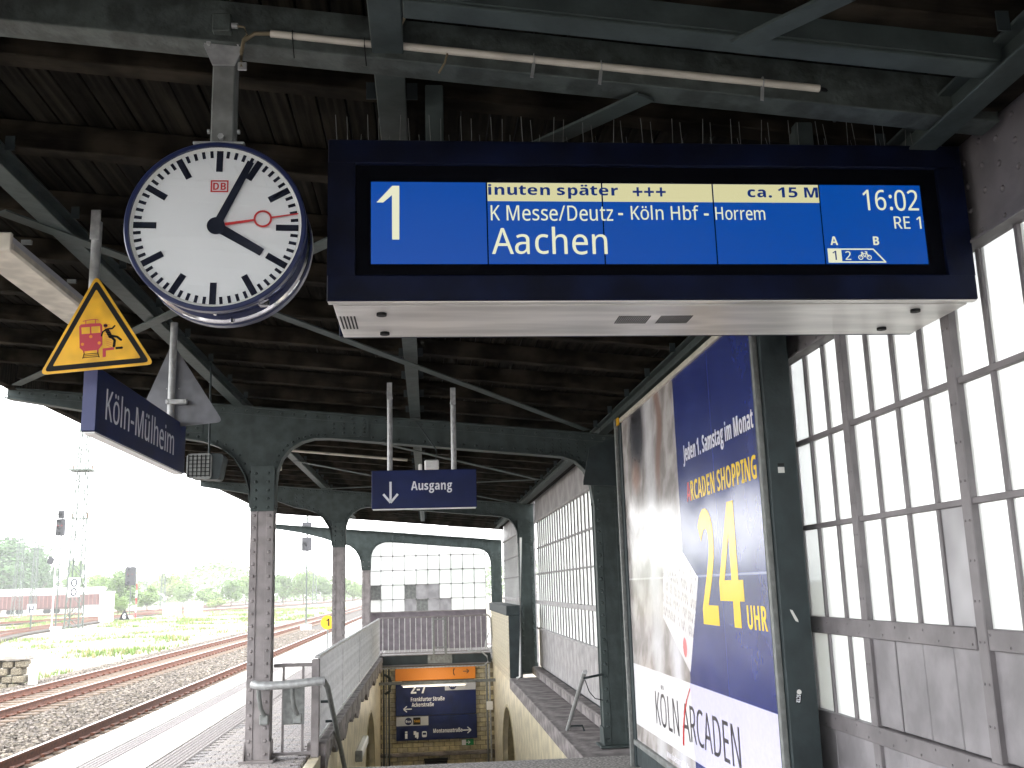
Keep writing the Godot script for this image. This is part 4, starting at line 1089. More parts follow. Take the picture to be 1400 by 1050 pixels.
# ================================================================ signs hanging from the roof
func tri_pts(a: Vector2, b: Vector2, c: Vector2, s: float) -> Array:
	var m := (a + b + c) / 3.0
	return [m + (a - m) * s, m + (b - m) * s, m + (c - m) * s]
func make_hanging_signs() -> void:
	# --- yellow warning triangle on its pole
	var z := -5.25
	var A := xy(pz(132, 376, z)); var B := xy(pz(54, 513, z)); var C := xy(pz(211, 498, z))
	var t := thing("warning_sign", "yellow warning triangle with red train and stumbling figure on hanging pole", "sign", Vector3(A.x, B.y, z))
	var p1 := pz(131, 345, -5.29); var ptop := Vector3(p1.x, ry(p1.x) + 0.05, -5.29)
	pprism("plate", t, rpoly(tri_pts(A, B, C, 1.0), 0.022), at(Vector3(0, 0, z)), 0.005, "sign_yellow")
	pprism("black_border", t, rpoly(tri_pts(A, B, C, 0.92), 0.016), at(Vector3(0, 0, z + 0.003)), 0.0016, "black")
	pprism("yellow_field", t, rpoly(tri_pts(A, B, C, 0.765), 0.004), at(Vector3(0, 0, z + 0.0045)), 0.0016, "sign_yellow")
	var zi := z + 0.006
	var P := func(a: float, b: float) -> Vector2: return xy(pz(50 + a / 8.75, 370 + b / 8.75, zi))
	var poly := func(called: String, q: Array, m: String, dz := 0.0) -> void:
		var o := PackedVector2Array()
		for k in range(0, q.size(), 2): o.append(P.call(q[k], q[k + 1]))
		pprism(called, t, o, at(Vector3(0, 0, zi + dz)), 0.0012, m)
	var line := func(st: SurfaceTool, q: Array, w: float) -> void:
		for k in range(0, q.size() - 2, 2):
			var a: Vector2 = P.call(q[k], q[k + 1]); var b: Vector2 = P.call(q[k + 2], q[k + 3])
			abar(st, Vector3(a.x, a.y, zi + 0.0006), Vector3(b.x, b.y, zi + 0.0006), w * 0.00047, 0.0012, 0.0, Vector3(0, 0, 1))
			atube(st, Vector3(b.x, b.y, zi), Vector3(b.x, b.y, zi + 0.0012), w * 0.000235, 8)
	poly.call("train_body", [510, 670, 530, 645, 640, 632, 760, 628, 785, 650, 787, 885, 735, 950, 560, 965, 515, 925], "pict_red")
	poly.call("train_window", [537, 682, 638, 675, 640, 752, 541, 760], "sign_yellow", 0.001)
	poly.call("train_window", [655, 672, 760, 665, 764, 742, 658, 750], "sign_yellow", 0.001)
	for q in [[650, 790], [550, 882], [750, 865]]:
		pprism("train_lamp", t, circ(0.0085, 16, P.call(q[0], q[1])), at(Vector3(0, 0, zi + 0.001)), 0.0012, "sign_orange")
	poly.call("platform_symbol", [790, 932, 925, 915, 927, 945, 828, 957, 828, 1030, 790, 1036], "pict_red")
	var ln := nst()
	line.call(ln, [555, 608, 600, 595, 700, 582, 740, 592], 8.0); line.call(ln, [590, 600, 590, 636], 8.0); line.call(ln, [705, 585, 705, 628], 8.0)
	line.call(ln, [565, 955, 565, 980], 14.0); line.call(ln, [732, 945, 732, 970], 14.0)
	done(ln, "pantograph", "pict_red", t)
	var hl := nst()
	for k in 11: line.call(hl, [795 + k * 4, 640 + k * 25, 880 + k * 3, 590 + k * 27 + 60], 3.5)
	done(hl, "hatching", "pict_red", t)
	var fg := nst()
	line.call(fg, [838, 700, 885, 790], 44.0); line.call(fg, [840, 698, 905, 692, 935, 660], 18.0); line.call(fg, [838, 698, 790, 735, 777, 780], 17.0)
	line.call(fg, [880, 780, 935, 832, 925, 905], 28.0); line.call(fg, [885, 778, 965, 792, 1010, 828], 26.0)
	var hd: Vector2 = P.call(825, 658); aprism(fg, circ(0.0105, 16, hd), at(Vector3(0, 0, zi)), 0.0014)
	line.call(fg, [945, 928, 1020, 921], 26.0)
	line.call(fg, [560, 1002, 740, 987], 7.0); line.call(fg, [548, 1042, 752, 1026], 7.0); line.call(fg, [572, 985, 552, 1050], 7.0); line.call(fg, [728, 975, 748, 1036], 7.0); line.call(fg, [565, 1022, 745, 1006], 6.0)
	done(fg, "falling_figure", "black", t)
	ptube("pole", t, [ptop, Vector3(p1.x, 2.9, -5.29)], 0.0265, "galv", 16)
	pbox("pole_bracket", t, Vector3(p1.x - 0.026, ptop.y - 0.11, -5.262), Vector3(p1.x + 0.026, ptop.y + 0.06, -5.254), "galv", 0.003)
	# --- the second triangle, seen from behind, on the far pole
	var z2 := -7.34
	var A2 := xy(pz(236, 468, z2)); var B2 := xy(pz(180, 590, z2)); var C2 := xy(pz(305, 577, z2))
	var t2 := thing("warning_sign", "triangular sign seen from its bare grey back on the far pole", "sign", Vector3(A2.x, B2.y, z2))
	pprism("plate", t2, rpoly(tri_pts(A2, B2, C2, 1.0), 0.03), at(Vector3(0, 0, z2)), 0.005, "sign_back")
	var p2 := pz(236, 500, -7.30)
	ptube("pole", t2, [Vector3(p2.x, ry(p2.x) + 0.02, -7.30), Vector3(p2.x, 2.9, -7.30)], 0.0265, "galv", 16)
	var cl := pz(241, 549, -7.27)
	pbox("clamp", t2, cl + Vector3(-0.075, -0.018, -0.035), cl + Vector3(0.075, 0.018, 0.006), "galv", 0.004)
	var bo := nst()
	for s in [-0.055, 0.055]: arivet(bo, cl + Vector3(s, 0, 0.006), Vector3(0, 0, 1), 0.008)
	for s in [-0.045, 0.045]: arivet(bo, Vector3(p2.x + s, cl.y + 0.11, z2 + 0.003), Vector3(0, 0, 1), 0.006)
	stuff(done(bo, "bolts", "galv", t2))
	# --- station name board between the poles
	var nb := thing("station_name_sign", "dark blue box sign lettered Köln-Mülheim hanging on two poles", "sign", Vector3(-1.835, 2.535, -6.5))
	var bx := pbox("box", nb, Vector3(-1.875, 2.545, -5.50), Vector3(-1.80, 2.905, -7.52), "sign_navy", 0.004)
	pbox("end_cap", nb, Vector3(-1.874, 2.55, -5.492), Vector3(-1.802, 2.90, -5.499), "sign_navy_edge")
	pbox("light_strip", nb, Vector3(-1.87, 2.535, -5.51), Vector3(-1.805, 2.5445, -7.5), "white")
	var l0 := px(146, 530, -1.8); var l1 := px(237, 618, -1.8)
	write("lettering", nb, "Köln-Mülheim", Transform3D(Basis(Vector3(0, 0, -1), Vector3(0, 1, 0), Vector3(1, 0, 0)), Vector3(-1.7985, 0, 0)), Vector2(-l0.z, 2.635), Vector2(-l1.z, 2.825), "sign_white")
	# --- exit sign with arrow
	var ze := -9.0
	var e0 := pz(508, 696, ze); var e1 := pz(651, 641, ze)
	var ex := thing("exit_sign", "navy Ausgang sign with white down arrow hanging on two poles", "sign", Vector3((e0.x + e1.x) / 2, e0.y, ze))
	pbox("box", ex, Vector3(e0.x, e0.y, ze - 0.09), Vector3(e1.x, e1.y, ze), "sign_navy", 0.004)
	pbox("light_strip", ex, Vector3(e0.x + 0.01, e0.y - 0.008, ze - 0.08), Vector3(e1.x - 0.01, e0.y - 0.0005, ze - 0.01), "white")
	var q0 := pz(562, 671, ze); var q1 := pz(618, 657, ze)
	write("lettering", ex, "Ausgang", at(Vector3(0, 0, ze + 0.0005)), Vector2(q0.x, q0.y - 0.022), Vector2(q1.x, q1.y), "sign_white", true)
	var at_ := pz(534, 686, ze)
	arrow(ex, at(Vector3(0, 0, ze + 0.002)), xy(at_), Vector2(0, -1), 0.18, 0.02, "sign_white")
	for u in [533, 620]:
		var b := pz(u, 600, ze - 0.045)
		ptube("pole", ex, [Vector3(b.x, ry(b.x) - 0.06, ze - 0.045), Vector3(b.x, e1.y - 0.01, ze - 0.045)], 0.025, "galv", 14)
		pbox("pole_bracket", ex, Vector3(b.x - 0.024, ry(b.x) - 0.11, ze - 0.02), Vector3(b.x + 0.024, ry(b.x) + 0.05, ze - 0.012), "galv", 0.003)
		pbox("pole_bracket", ex, Vector3(b.x - 0.024, ry(b.x) - 0.08, ze - 0.17), Vector3(b.x + 0.024, ry(b.x) - 0.065, ze - 0.013), "galv", 0.003)
	# --- strip lights under the left purlin
	var zl := [[-4.95, -6.6, "long pale strip light under the purlin beside the clock"], [-12.6, -14.4, "pale strip light under the purlin beyond the riveted column"]]
	for q in zl:
		var s := thing("strip_light", q[2], "lamp", Vector3(-2.19, 3.4, (q[0] + q[1]) / 2), "strip lights under the canopy")
		pbox("diffuser", s, Vector3(-2.30, 3.385, q[0] - 0.006), Vector3(-2.08, 3.44, q[1] + 0.006), "pvc", 0.012)
		pbox("housing", s, Vector3(-2.285, 3.441, q[0] - 0.01), Vector3(-2.095, 3.478, q[1] + 0.01), "sign_grey", 0.004)
		for e in 2: pbox("end_cap", s, Vector3(-2.302, 3.383, q[e] - 0.005 if e == 0 else q[e] - 0.02), Vector3(-2.078, 3.48, q[e] + 0.02 if e == 0 else q[e] + 0.005), "pvc", 0.006)
		for k in 3:
			var zz: float = lerpf(q[0] - 0.15, q[1] + 0.15, k / 2.0)
			pbox("hanger_strap", s, Vector3(-2.10, 3.478, zz), Vector3(-2.05, 3.50, zz - 0.02), "galv_dull")
	# --- loudspeaker
	var ls := thing("loudspeaker", "grey loudspeaker hanging beyond the station name sign", "loudspeaker", Vector3(-1.92, 2.64, -8.8))
	pprism("horn", ls, rpoly([Vector2(-0.15, -0.10), Vector2(0.12, -0.12), Vector2(0.16, 0.11), Vector2(-0.15, 0.10)], 0.04), at(Vector3(-1.92, 2.755, -8.85)), 0.2, "steel_dark")
	pprism("rim", ls, rpoly([Vector2(-0.155, -0.105), Vector2(0.06, -0.12), Vector2(0.06, 0.11), Vector2(-0.155, 0.105)], 0.04), at(Vector3(-1.92, 2.755, -8.74)), 0.02, "galv_dull")
	var gr := nst()
	for k in 6:
		box2(gr, Vector3(-2.06 + k * 0.036, 2.66, -8.728), Vector3(-2.052 + k * 0.036, 2.85, -8.722))
		box2(gr, Vector3(-2.06, 2.665 + k * 0.034, -8.728), Vector3(-1.87, 2.672 + k * 0.034, -8.724))
	done(gr, "grille", "black", ls)
	ptube("stay", ls, [Vector3(-1.9, 2.86, -8.8), Vector3(-1.91, ry(-1.91) + 0.05, -8.8)], 0.009, "steel_dark", 8)
	# --- small camera behind the exit sign
	var cm := thing("security_camera", "small white camera housing under the ceiling behind the exit sign", "camera", Vector3(0.03, 2.8, -9.7))
	pbox("housing", cm, Vector3(-0.02, 2.80, -9.85), Vector3(0.12, 2.885, -9.6), "white", 0.012)
	pbox("end_cap", cm, Vector3(-0.08, 2.80, -9.8), Vector3(-0.045, 2.86, -9.7), "white", 0.01)
	ptube("stay", cm, [Vector3(0.09, 2.88, -9.75), Vector3(0.10, 3.0, -9.75), Vector3(-0.1, ry(-0.1) - 0.17, -9.75)], 0.008, "steel_dark", 6)

# ================================================================ poster
func make_poster() -> void:
	var X := 1.9
	var z0 := -9.4; var z1 := -5.48; var y0 := 3.19; var y1 := 0.25
	var W := z1 - z0; var H := y0 - y1
	var t := thing("advertising_poster", "large framed shopping poster in blue and white along the wall", "poster", Vector3(X, 0, -7.4))
	var w := 800; var h := 600
	var im := Image.create(w, h, true, Image.FORMAT_RGB8)
	var n := FastNoiseLite.new(); n.seed = 5; n.frequency = 0.012; n.fractal_octaves = 4
	var n2 := FastNoiseLite.new(); n2.seed = 8; n2.frequency = 0.09
	var tg := PackedVector2Array([Vector2(0.397, 0.40), Vector2(0.529, 0.453), Vector2(0.621, 0.514), Vector2(0.596, 0.579), Vector2(0.526, 0.744), Vector2(0.33, 0.618), Vector2(0.362, 0.449)])
	for y in h:
		for x in w:
			var s := (x + 0.5) / w; var v := (y + 0.5) / h
			var c := c8(44, 54, 112)
			var k := n.get_noise_2d(x, y)
			if s < 0.523:
				# creased light cloth with a dark-haired head and a raised arm, softly out of focus
				var fold := n.get_noise_2d(x * 1.1 + y * 0.7, y * 0.8 - x * 0.3 + 300)
				c = c8(194, 189, 187).lerp(c8(150, 144, 141), clampf(0.5 + fold * 1.6, 0, 1))
				var hair := clampf(1.6 - Vector2((s - 0.17) / 0.085, (v - 0.06) / 0.13).length() * 1.25, 0, 1)
				c = c.lerp(c8(66, 66, 72), hair)
				var skin := clampf(1.5 - Vector2((s - 0.14) / 0.05, (v - 0.20) / 0.055).length() * 1.2, 0, 1)
				c = c.lerp(c8(188, 138, 118), skin * 0.45)
				var arm := clampf(1.5 - absf(s - 0.375 - 0.02 * sin(v * 20)) / 0.022, 0, 1) * clampf((0.30 - v) * 12, 0, 1)
				c = c.lerp(c8(150, 122, 112), arm * 0.8)
				var wh := clampf(1.4 - absf(s - 0.29 + v * 0.03) / 0.05, 0, 1)
				c = c.lerp(c8(226, 226, 230), wh * 0.7)
				var wst := clampf(1.3 - absf(s - 0.43) / 0.05, 0, 1) * clampf((v - 0.55) * 6, 0, 1)
				c = c.lerp(c8(228, 228, 236), wst * 0.8)
			else:
				c = c.lerp(c8(58, 70, 132), clampf(0.5 + k, 0, 1) * 0.7)
			if Geometry2D.is_point_in_polygon(Vector2(s, v), tg):
				c = c8(236, 233, 234).lerp(c8(222, 218, 220), clampf(0.5 + k * 1.4, 0, 1))
				# faint handwriting rows
				var r := (v - 0.44 - (s - 0.36) * 0.22) / 0.036
				var row := r - floorf(r)
				if r > 0 and r < 5 and absf(row - 0.5 - 0.28 * sin(x * 0.8 + 2.0 * sin(x * 0.23))) < 0.12 and n2.get_noise_2d(x * 0.4, floorf(r) * 40) > -0.1: c = c.lerp(c8(120, 112, 118), 0.7)
			if Vector2((s - 0.497) / 0.014, (v - 0.686) / 0.024).length() < 1.0: c = c8(214, 120, 122)
			if v > 0.77 and v < 0.953:
				c = (c8(240, 239, 242) if s < 0.515 else c8(222, 219, 246)).lerp(c, 0.06)
			if absf(v - 0.511) < 0.0022: c = c.lerp(Color.WHITE, 0.45)
			if absf(s - 0.27) < 0.001 or absf(s - 0.765) < 0.001: c = c.lerp(Color.WHITE, 0.15)
			c = c * (1.0 + 0.03 * n2.get_noise_2d(x, y)); c.a = 1.0
			im.set_pixel(x, y, c)
	im.generate_mipmaps()
	var pm := StandardMaterial3D.new(); pm.albedo_texture = ImageTexture.create_from_image(im); pm.roughness = 0.2; pm.metallic_specular = 0.6
	var wn := FastNoiseLite.new(); wn.seed = 77; wn.frequency = 0.008; wn.fractal_octaves = 2
	var wi := wn.get_seamless_image(512, 512); wi.bump_map_to_normal_map(5.0); wi.generate_mipmaps()
	pm.normal_enabled = true; pm.normal_texture = ImageTexture.create_from_image(wi); pm.normal_scale = 0.16
	mats["poster_print"] = pm
	var st := nst()
	var cs := [Vector3(X, y0, z0), Vector3(X, y0, z1), Vector3(X, y1, z1), Vector3(X, y1, z0)]
	var us := [Vector2(0, 0), Vector2(1, 0), Vector2(1, 1), Vector2(0, 1)]
	for k in [0, 1, 2, 0, 2, 3]:
		st.set_uv(us[k]); st.set_normal(Vector3(-1, 0, 0)); st.set_tangent(Plane(0, 0, 1, 1)); st.add_vertex(cs[k])
	var pp := done(st, "printed_sheet", "poster_print", t)
	pbox("backing_board", t, Vector3(X + 0.002, y1, z0), Vector3(X + 0.03, y0, z1), "galv_dull")
	var T := Transform3D(Basis(Vector3(0, 0, 1), Vector3(0, 1, 0), Vector3(-1, 0, 0)), Vector3(X - 0.001, y0, z0))
	var wr := func(s: String, s0: float, s1: float, v0: float, v1: float, m: String, bold := false) -> void:
		write("lettering", pp, s, T, Vector2(s0 * W, -v1 * H), Vector2(s1 * W, -v0 * H), m, bold)
	wr.call("Jeden 1. Samstag im Monat", 0.572, 0.983, 0.185, 0.242, "poster_white", true)
	wr.call("A", 0.580, 0.608, 0.282, 0.329, "poster_red", true)
	wr.call("RCADEN SHOPPING", 0.610, 0.982, 0.281, 0.329, "poster_yellow", true)
	wr.call("2", 0.640, 0.738, 0.357, 0.622, "poster_yellow", true)
	wr.call("4", 0.752, 0.880, 0.357, 0.621, "poster_yellow", true)
	wr.call("UHR", 0.888, 0.978, 0.574, 0.621, "poster_yellow", true)
	wr.call("KÖLN", 0.215, 0.414, 0.803, 0.916, "poster_ink")
	wr.call("A", 0.440, 0.498, 0.826, 0.914, "poster_ink")
	wr.call("RCADEN", 0.502, 0.804, 0.825, 0.912, "poster_ink")
	wr.call("www.koelnarcaden.de", 0.296, 0.475, 0.970, 0.990, "poster_white")
	var rs := nst()
	var arc := [Vector2(0.517, 0.784), Vector2(0.487, 0.815), Vector2(0.465, 0.85), Vector2(0.451, 0.885), Vector2(0.442, 0.932)]
	for k in arc.size() - 1: abar(rs, T * Vector3(arc[k].x * W, -arc[k].y * H, 0.002), T * Vector3(arc[k + 1].x * W, -arc[k + 1].y * H, 0.002), 0.012 + k * 0.008, 0.001, 0.0, Vector3(-1, 0, 0))
	done(rs, "red_stroke", "poster_red", pp)
	# frame and posts
	var fr := thing("poster_frame", "grey steel frame and posts holding the large poster", "frame", Vector3(X, 0, -7.4))
	pbox("frame_bar", fr, Vector3(X - 0.02, y0 + 0.002, z0 - 0.04), Vector3(X + 0.05, y0 + 0.045, z1 + 0.04), "pvc", 0.006)
	pbox("frame_bar", fr, Vector3(X - 0.03, y1 - 0.05, z0 - 0.04), Vector3(X + 0.05, y1 - 0.002, z1 + 0.04), "galv_dull", 0.006)
	pbox("frame_bar", fr, Vector3(X - 0.015, y1 - 0.001, z0 - 0.04), Vector3(X + 0.04, y0 + 0.001, z0 - 0.002), "steel_dark", 0.004)
	pbox("frame_bar", fr, Vector3(X - 0.015, y1 - 0.001, z1 + 0.002), Vector3(X + 0.04, y0 + 0.001, z1 + 0.045), "steel_green", 0.004)
	pbox("yellow_tag", fr, Vector3(X - 0.035, y0 - 0.02, z0 - 0.09), Vector3(X - 0.021, y0 + 0.05, z0 - 0.0), "sign_yellow")
	pbox("lower_panel", fr, Vector3(X - 0.005, 0.02, z0 - 0.03), Vector3(X + 0.02, y1 - 0.051, z1 + 0.03), "steel_dark", 0.004)
	for q in [[-5.29, -5.43], [-9.45, -9.6]]:
		var po := pbox("post", fr, Vector3(1.882, 0.0, q[0]), Vector3(2.045, 3.26, q[1]), "steel_dark", 0.006)
		pbox("post_lip", po, Vector3(1.845, 0.0, q[0] - 0.03), Vector3(1.881, 3.24, q[0] - 0.06), "galv_dull", 0.004)
	var sc := thing("sticker", "small pale sticker on the grey post beside the poster", "sticker", Vector3(1.95, 2.3, -5.289))
	var s0 := pz(1068, 642, -5.288)
	pbox("sheet", sc, s0 - Vector3(0.018, 0.018, 0.0), s0 + Vector3(0.018, 0.014, 0.0015), "sticker")
	pbox("printed_band", sc, s0 + Vector3(-0.018, 0.02, 0.0), s0 + Vector3(0.018, 0.035, 0.0015), "black")
	var sd := thing("sticker", "black lettered sticker low on the grey post beside the poster", "sticker", Vector3(1.98, 1.0, -5.289))
	var s1 := pz(1092, 952, -5.288); var sb := Basis(Vector3(0, 0, 1), -0.2)
	pprism("sheet", sd, PackedVector2Array([Vector2(-0.016, -0.035), Vector2(0.016, -0.035), Vector2(0.016, 0.01), Vector2(-0.016, 0.01)]), Transform3D(sb, s1), 0.0015, "black")
	write("lettering", sd, "SCTR", Transform3D(sb * Basis(Vector3(0, 0, 1), -PI / 2), s1 + Vector3(0, 0, 0.001)), Vector2(-0.008, -0.012), Vector2(0.032, 0.010), "sign_white", true)
	pprism("swirl", sd, circ(0.013, 10, Vector2(0.0, 0.022)), Transform3D(sb, s1), 0.0015, "sticker")
	var ch := thing("sticker", "torn white sticker remains on the grey post beside the poster", "sticker", pz(1086, 842, -5.288))
	var s2 := pz(1086, 842, -5.288)
	pprism("sheet", ch, PackedVector2Array([Vector2(-0.022, 0.034), Vector2(-0.008, 0.03), Vector2(0.018, -0.02), Vector2(0.02, -0.034), Vector2(0.004, -0.026), Vector2(-0.014, 0.012)]), at(s2), 0.0012, "sticker")

# ================================================================ railings and handrails
func make_railings() -> void:
	var r := thing("railing", "long grey steel railing along the left side of the stairwell", "railing", Vector3(-1.16, 0, -17.5))
	var st := nst(); atube(st, Vector3(0, 0.13, 0), Vector3(0, 0.975, 0), 0.009, 6); var bar := st.commit()
	for k in 101: put("bar", bar, "rail_paint", r, at(Vector3(-1.16, 0, -10.98 - k * 0.13)))
	pbox("top_rail", r, Vector3(-1.19, 0.975, -10.85), Vector3(-1.13, 1.005, -24.2), "rail_paint", 0.006)
	pbox("bottom_rail", r, Vector3(-1.18, 0.15, -10.85), Vector3(-1.14, 0.175, -24.2), "rail_paint", 0.004)
	for k in 4: pbox("post", r, Vector3(-1.185, 0.1, -13.84 - k * 3.4), Vector3(-1.135, 0.976, -13.89 - k * 3.4), "rail_paint", 0.005)
	# short section between the column and the corner post
	var n := thing("railing", "short railing panel between the riveted column and the stairwell corner", "railing", Vector3(-1.38, 0, -10.8))
	pbox("top_rail", n, Vector3(-1.60, 0.90, -10.83), Vector3(-1.19, 0.935, -10.78), "steel_mauve", 0.005)
	pbox("bottom_rail", n, Vector3(-1.60, 0.03, -10.83), Vector3(-1.19, 0.06, -10.78), "steel_mauve", 0.005)
	for x in [-1.50, -1.30]: pbox("bar", n, Vector3(x - 0.012, 0.061, -10.818), Vector3(x + 0.012, 0.899, -10.794), "steel_mauve", 0.003)
	pbox("corner_post", n, Vector3(-1.21, 0.0, -10.84), Vector3(-1.13, 0.97, -10.77), "steel_mauve", 0.006)
	pbox("plate", n, Vector3(-1.50, 0.33, -10.792), Vector3(-1.28, 0.72, -10.782), "galv_dull", 0.004)
	# fat tube rail with brackets
	var h := thing("handrail", "thick grey tube rail bending round the column and down the left stairs", "handrail", Vector3(-1.4, 0, -10.55))
	ptube("tube", h, [Vector3(-1.76, 0.765, -10.50), Vector3(-1.72, 0.755, -10.47), Vector3(-1.62, 0.748, -10.46), Vector3(-1.35, 0.755, -10.46), Vector3(-1.12, 0.775, -10.47), Vector3(-1.05, 0.775, -10.49)], 0.042, "galv", 16)
	ptube("sloping_rail", h, [Vector3(-1.055, 0.77, -10.5), Vector3(-1.03, 0.70, -10.62), Vector3(-1.02, -0.45, -12.75)], 0.028, "galv_dull", 12)
	for x in [-1.70, -1.37]:
		ptube("bracket", h, [Vector3(x, 0.72, -10.48), Vector3(x + 0.005, 0.62, -10.50), Vector3(x + 0.02, 0.52, -10.53), Vector3(x + 0.05, 0.44, -10.58)], 0.022, "galv_dull", 10)
		pbox("bracket_foot", h, Vector3(x, 0.36, -10.60), Vector3(x + 0.09, 0.46, -10.56), "galv_dull", 0.01)
	for q in [0.25, 0.62]:
		var a := Vector3(-1.03, 0.70, -10.62).lerp(Vector3(-1.02, -0.45, -12.75), q * 0.6)
		ptube("wall_bracket", h, [a, a + Vector3(-0.1, 0.0, 0)], 0.014, "steel_dark", 8)
	# right handrail
	var g := thing("handrail", "slim handrail sloping down the right side of the stairs", "handrail", Vector3(1.6, 0, -11.5))
	ptube("tube", g, [Vector3(1.60, 0.775, -10.42), Vector3(1.60, 0.76, -10.5), Vector3(1.60, -0.55, -13.05), Vector3(1.6, -1.2, -14.3)], 0.024, "galv", 12)
	ptube("bracket", g, [Vector3(1.60, 0.70, -10.55), Vector3(1.80, 0.73, -10.58)], 0.012, "steel_dark", 8)
	ptube("bracket", g, [Vector3(1.60, 0.06, -11.85), Vector3(1.76, 0.06, -11.85), Vector3(1.78, 0.0, -11.85)], 0.012, "steel_dark", 8)
	ptube("cable", g, [Vector3(1.62, 0.68, -10.6), Vector3(1.66, 0.56, -10.6), Vector3(1.72, 0.49, -10.6), Vector3(1.80, 0.47, -10.6)], 0.005, "black", 6)
	# far railing across the stairwell
	var f := thing("railing", "railing across the far end of the stairwell above the signs", "railing", Vector3(0.15, 0.2, -24))
	var fb := nst(); atube(fb, Vector3(0, 0.22, 0), Vector3(0, 1.0, 0), 0.012, 6); var fbm := fb.commit()
	for k in 20: put("bar", fbm, "rail_paint", f, at(Vector3(-1.06 + k * 0.128, 0, -23.96)))
	pbox("top_rail", f, Vector3(-1.12, 1.0, -23.99), Vector3(1.42, 1.03, -23.92), "steel_mauve", 0.006)
	pbox("bottom_rail", f, Vector3(-1.12, 0.2, -23.98), Vector3(1.42, 0.225, -23.93), "steel_mauve", 0.004)
	for x in [0.12, 0.40]: pbox("post", f, Vector3(x - 0.025, 0.1, -23.945), Vector3(x + 0.025, 1.0, -23.90), "galv_dull", 0.005)
	pbox("crossbar", f, Vector3(0.146, 0.30, -23.94), Vector3(0.374, 0.33, -23.905), "galv_dull")
	pbox("crossbar", f, Vector3(0.146, 0.94, -23.94), Vector3(0.374, 0.97, -23.905), "galv_dull")
	ptube("end_hoop", f, [Vector3(1.30, 1.03, -23.9), Vector3(1.42, 1.01, -23.9), Vector3(1.47, 0.93, -23.9), Vector3(1.48, 0.5, -23.9), Vector3(1.46, 0.12, -23.9)], 0.02, "galv", 8)
	ptube("end_stay", f, [Vector3(1.42, 0.62, -23.88), Vector3(1.34, 0.4, -23.88), Vector3(1.32, 0.24, -23.88)], 0.015, "galv", 8)
	# plain down pipe on the wall behind the parapet
	var dp := thing("down_pipe", "thin white down pipe on the wall in front of the far windows", "pipe", pz(711, 925, -18.6))
	var d0 := pz(712, 735, -18.6); var d1 := pz(711, 925, -18.6)
	ptube("pipe", dp, [d0, d1, d1 + Vector3(-0.06, -0.03, 0)], 0.022, "white", 8)

# ================================================================ the yard beyond the tracks
func lattice(base: Vector3, w: float, h: float, label: String, arms: Array, red := false) -> Node3D:
	var t := thing("lattice_mast", label, "mast", base, "overhead line masts")
	for sx in [-0.5, 0.5]:
		for sz in [-0.5, 0.5]:
			pbar("leg", t, base + Vector3(sx * w, 0, sz * w), base + Vector3(sx * w * 0.45, h, sz * w * 0.45), 0.09, 0.09, "mast")
	var st := nst(); var n := int(h / (w * 0.95))
	for k in n:
		var y0 := h * k / n; var y1 := h * (k + 1) / n
		var a := w * 0.5 * lerpf(1.0, 0.45, y0 / h); var b := w * 0.5 * lerpf(1.0, 0.45, y1 / h)
		var s := 1.0 if k % 2 else -1.0
		for e in [-1.0, 1.0]:
			abar(st, base + Vector3(-a * s, y0, e * a), base + Vector3(b * s, y1, e * b), 0.05, 0.05)
			abar(st, base + Vector3(e * a, y0, -a * s), base + Vector3(e * b, y1, b * s), 0.05, 0.05)
	done(st, "lacing", "mast", t)
	for q in arms:
		pbar("cross_arm", t, base + Vector3(-q[1], q[0], 0), base + Vector3(q[1], q[0], 0), 0.12, 0.12, "mast")
		for s in [-1.0, 1.0]:
			ptube("insulator", t, [base + Vector3(s * q[1] * 0.85, q[0] + 0.05, 0), base + Vector3(s * q[1] * 0.85, q[0] + 0.5, 0)], 0.07, "sleeper", 6)
	pbox("footing", t, base + Vector3(-w * 0.7, -0.2, -w * 0.7), base + Vector3(w * 0.7, 0.25, w * 0.7), "concrete", 0.05)
	return t
func rail_signal(base: Vector3, h: float, label: String, heads: Array, lit: bool) -> void:
	var t := thing("railway_signal", label, "signal", base)
	ptube("mast", t, [base, base + Vector3(0, h, 0)], 0.06, "mast", 8)
	pbox("footing", t, base + Vector3(-0.35, -0.2, -0.35), base + Vector3(0.35, 0.4, 0.35), "white", 0.03)
	for q in heads:      # y0, y1, half width
		var hd := pbox("signal_head", t, base + Vector3(-q[2], q[0], 0.1), base + Vector3(q[2], q[1], 0.38), "signal_black", 0.04)
		var n := 3 if q[1] - q[0] > 1.2 else 1
		for k in n:
			var y: float = lerpf(q[0], q[1], (k + 0.5) / n)
			var hood := nst()
			alathe(hood, at(base + Vector3(-q[2] * 0.3, y, 0.38)), [[0.13, 0.0], [0.13, 0.16]], 14)
			done(hood, "lamp_hood", "signal_black", hd)
		if lit and n == 3:
			for s in [-0.5, 0.35]: pprism("lamp_glow", hd, circ(0.07, 12), at(base + Vector3(q[2] * s, lerpf(q[0], q[1], 0.6), 0.39)), 0.01, "signal_red")
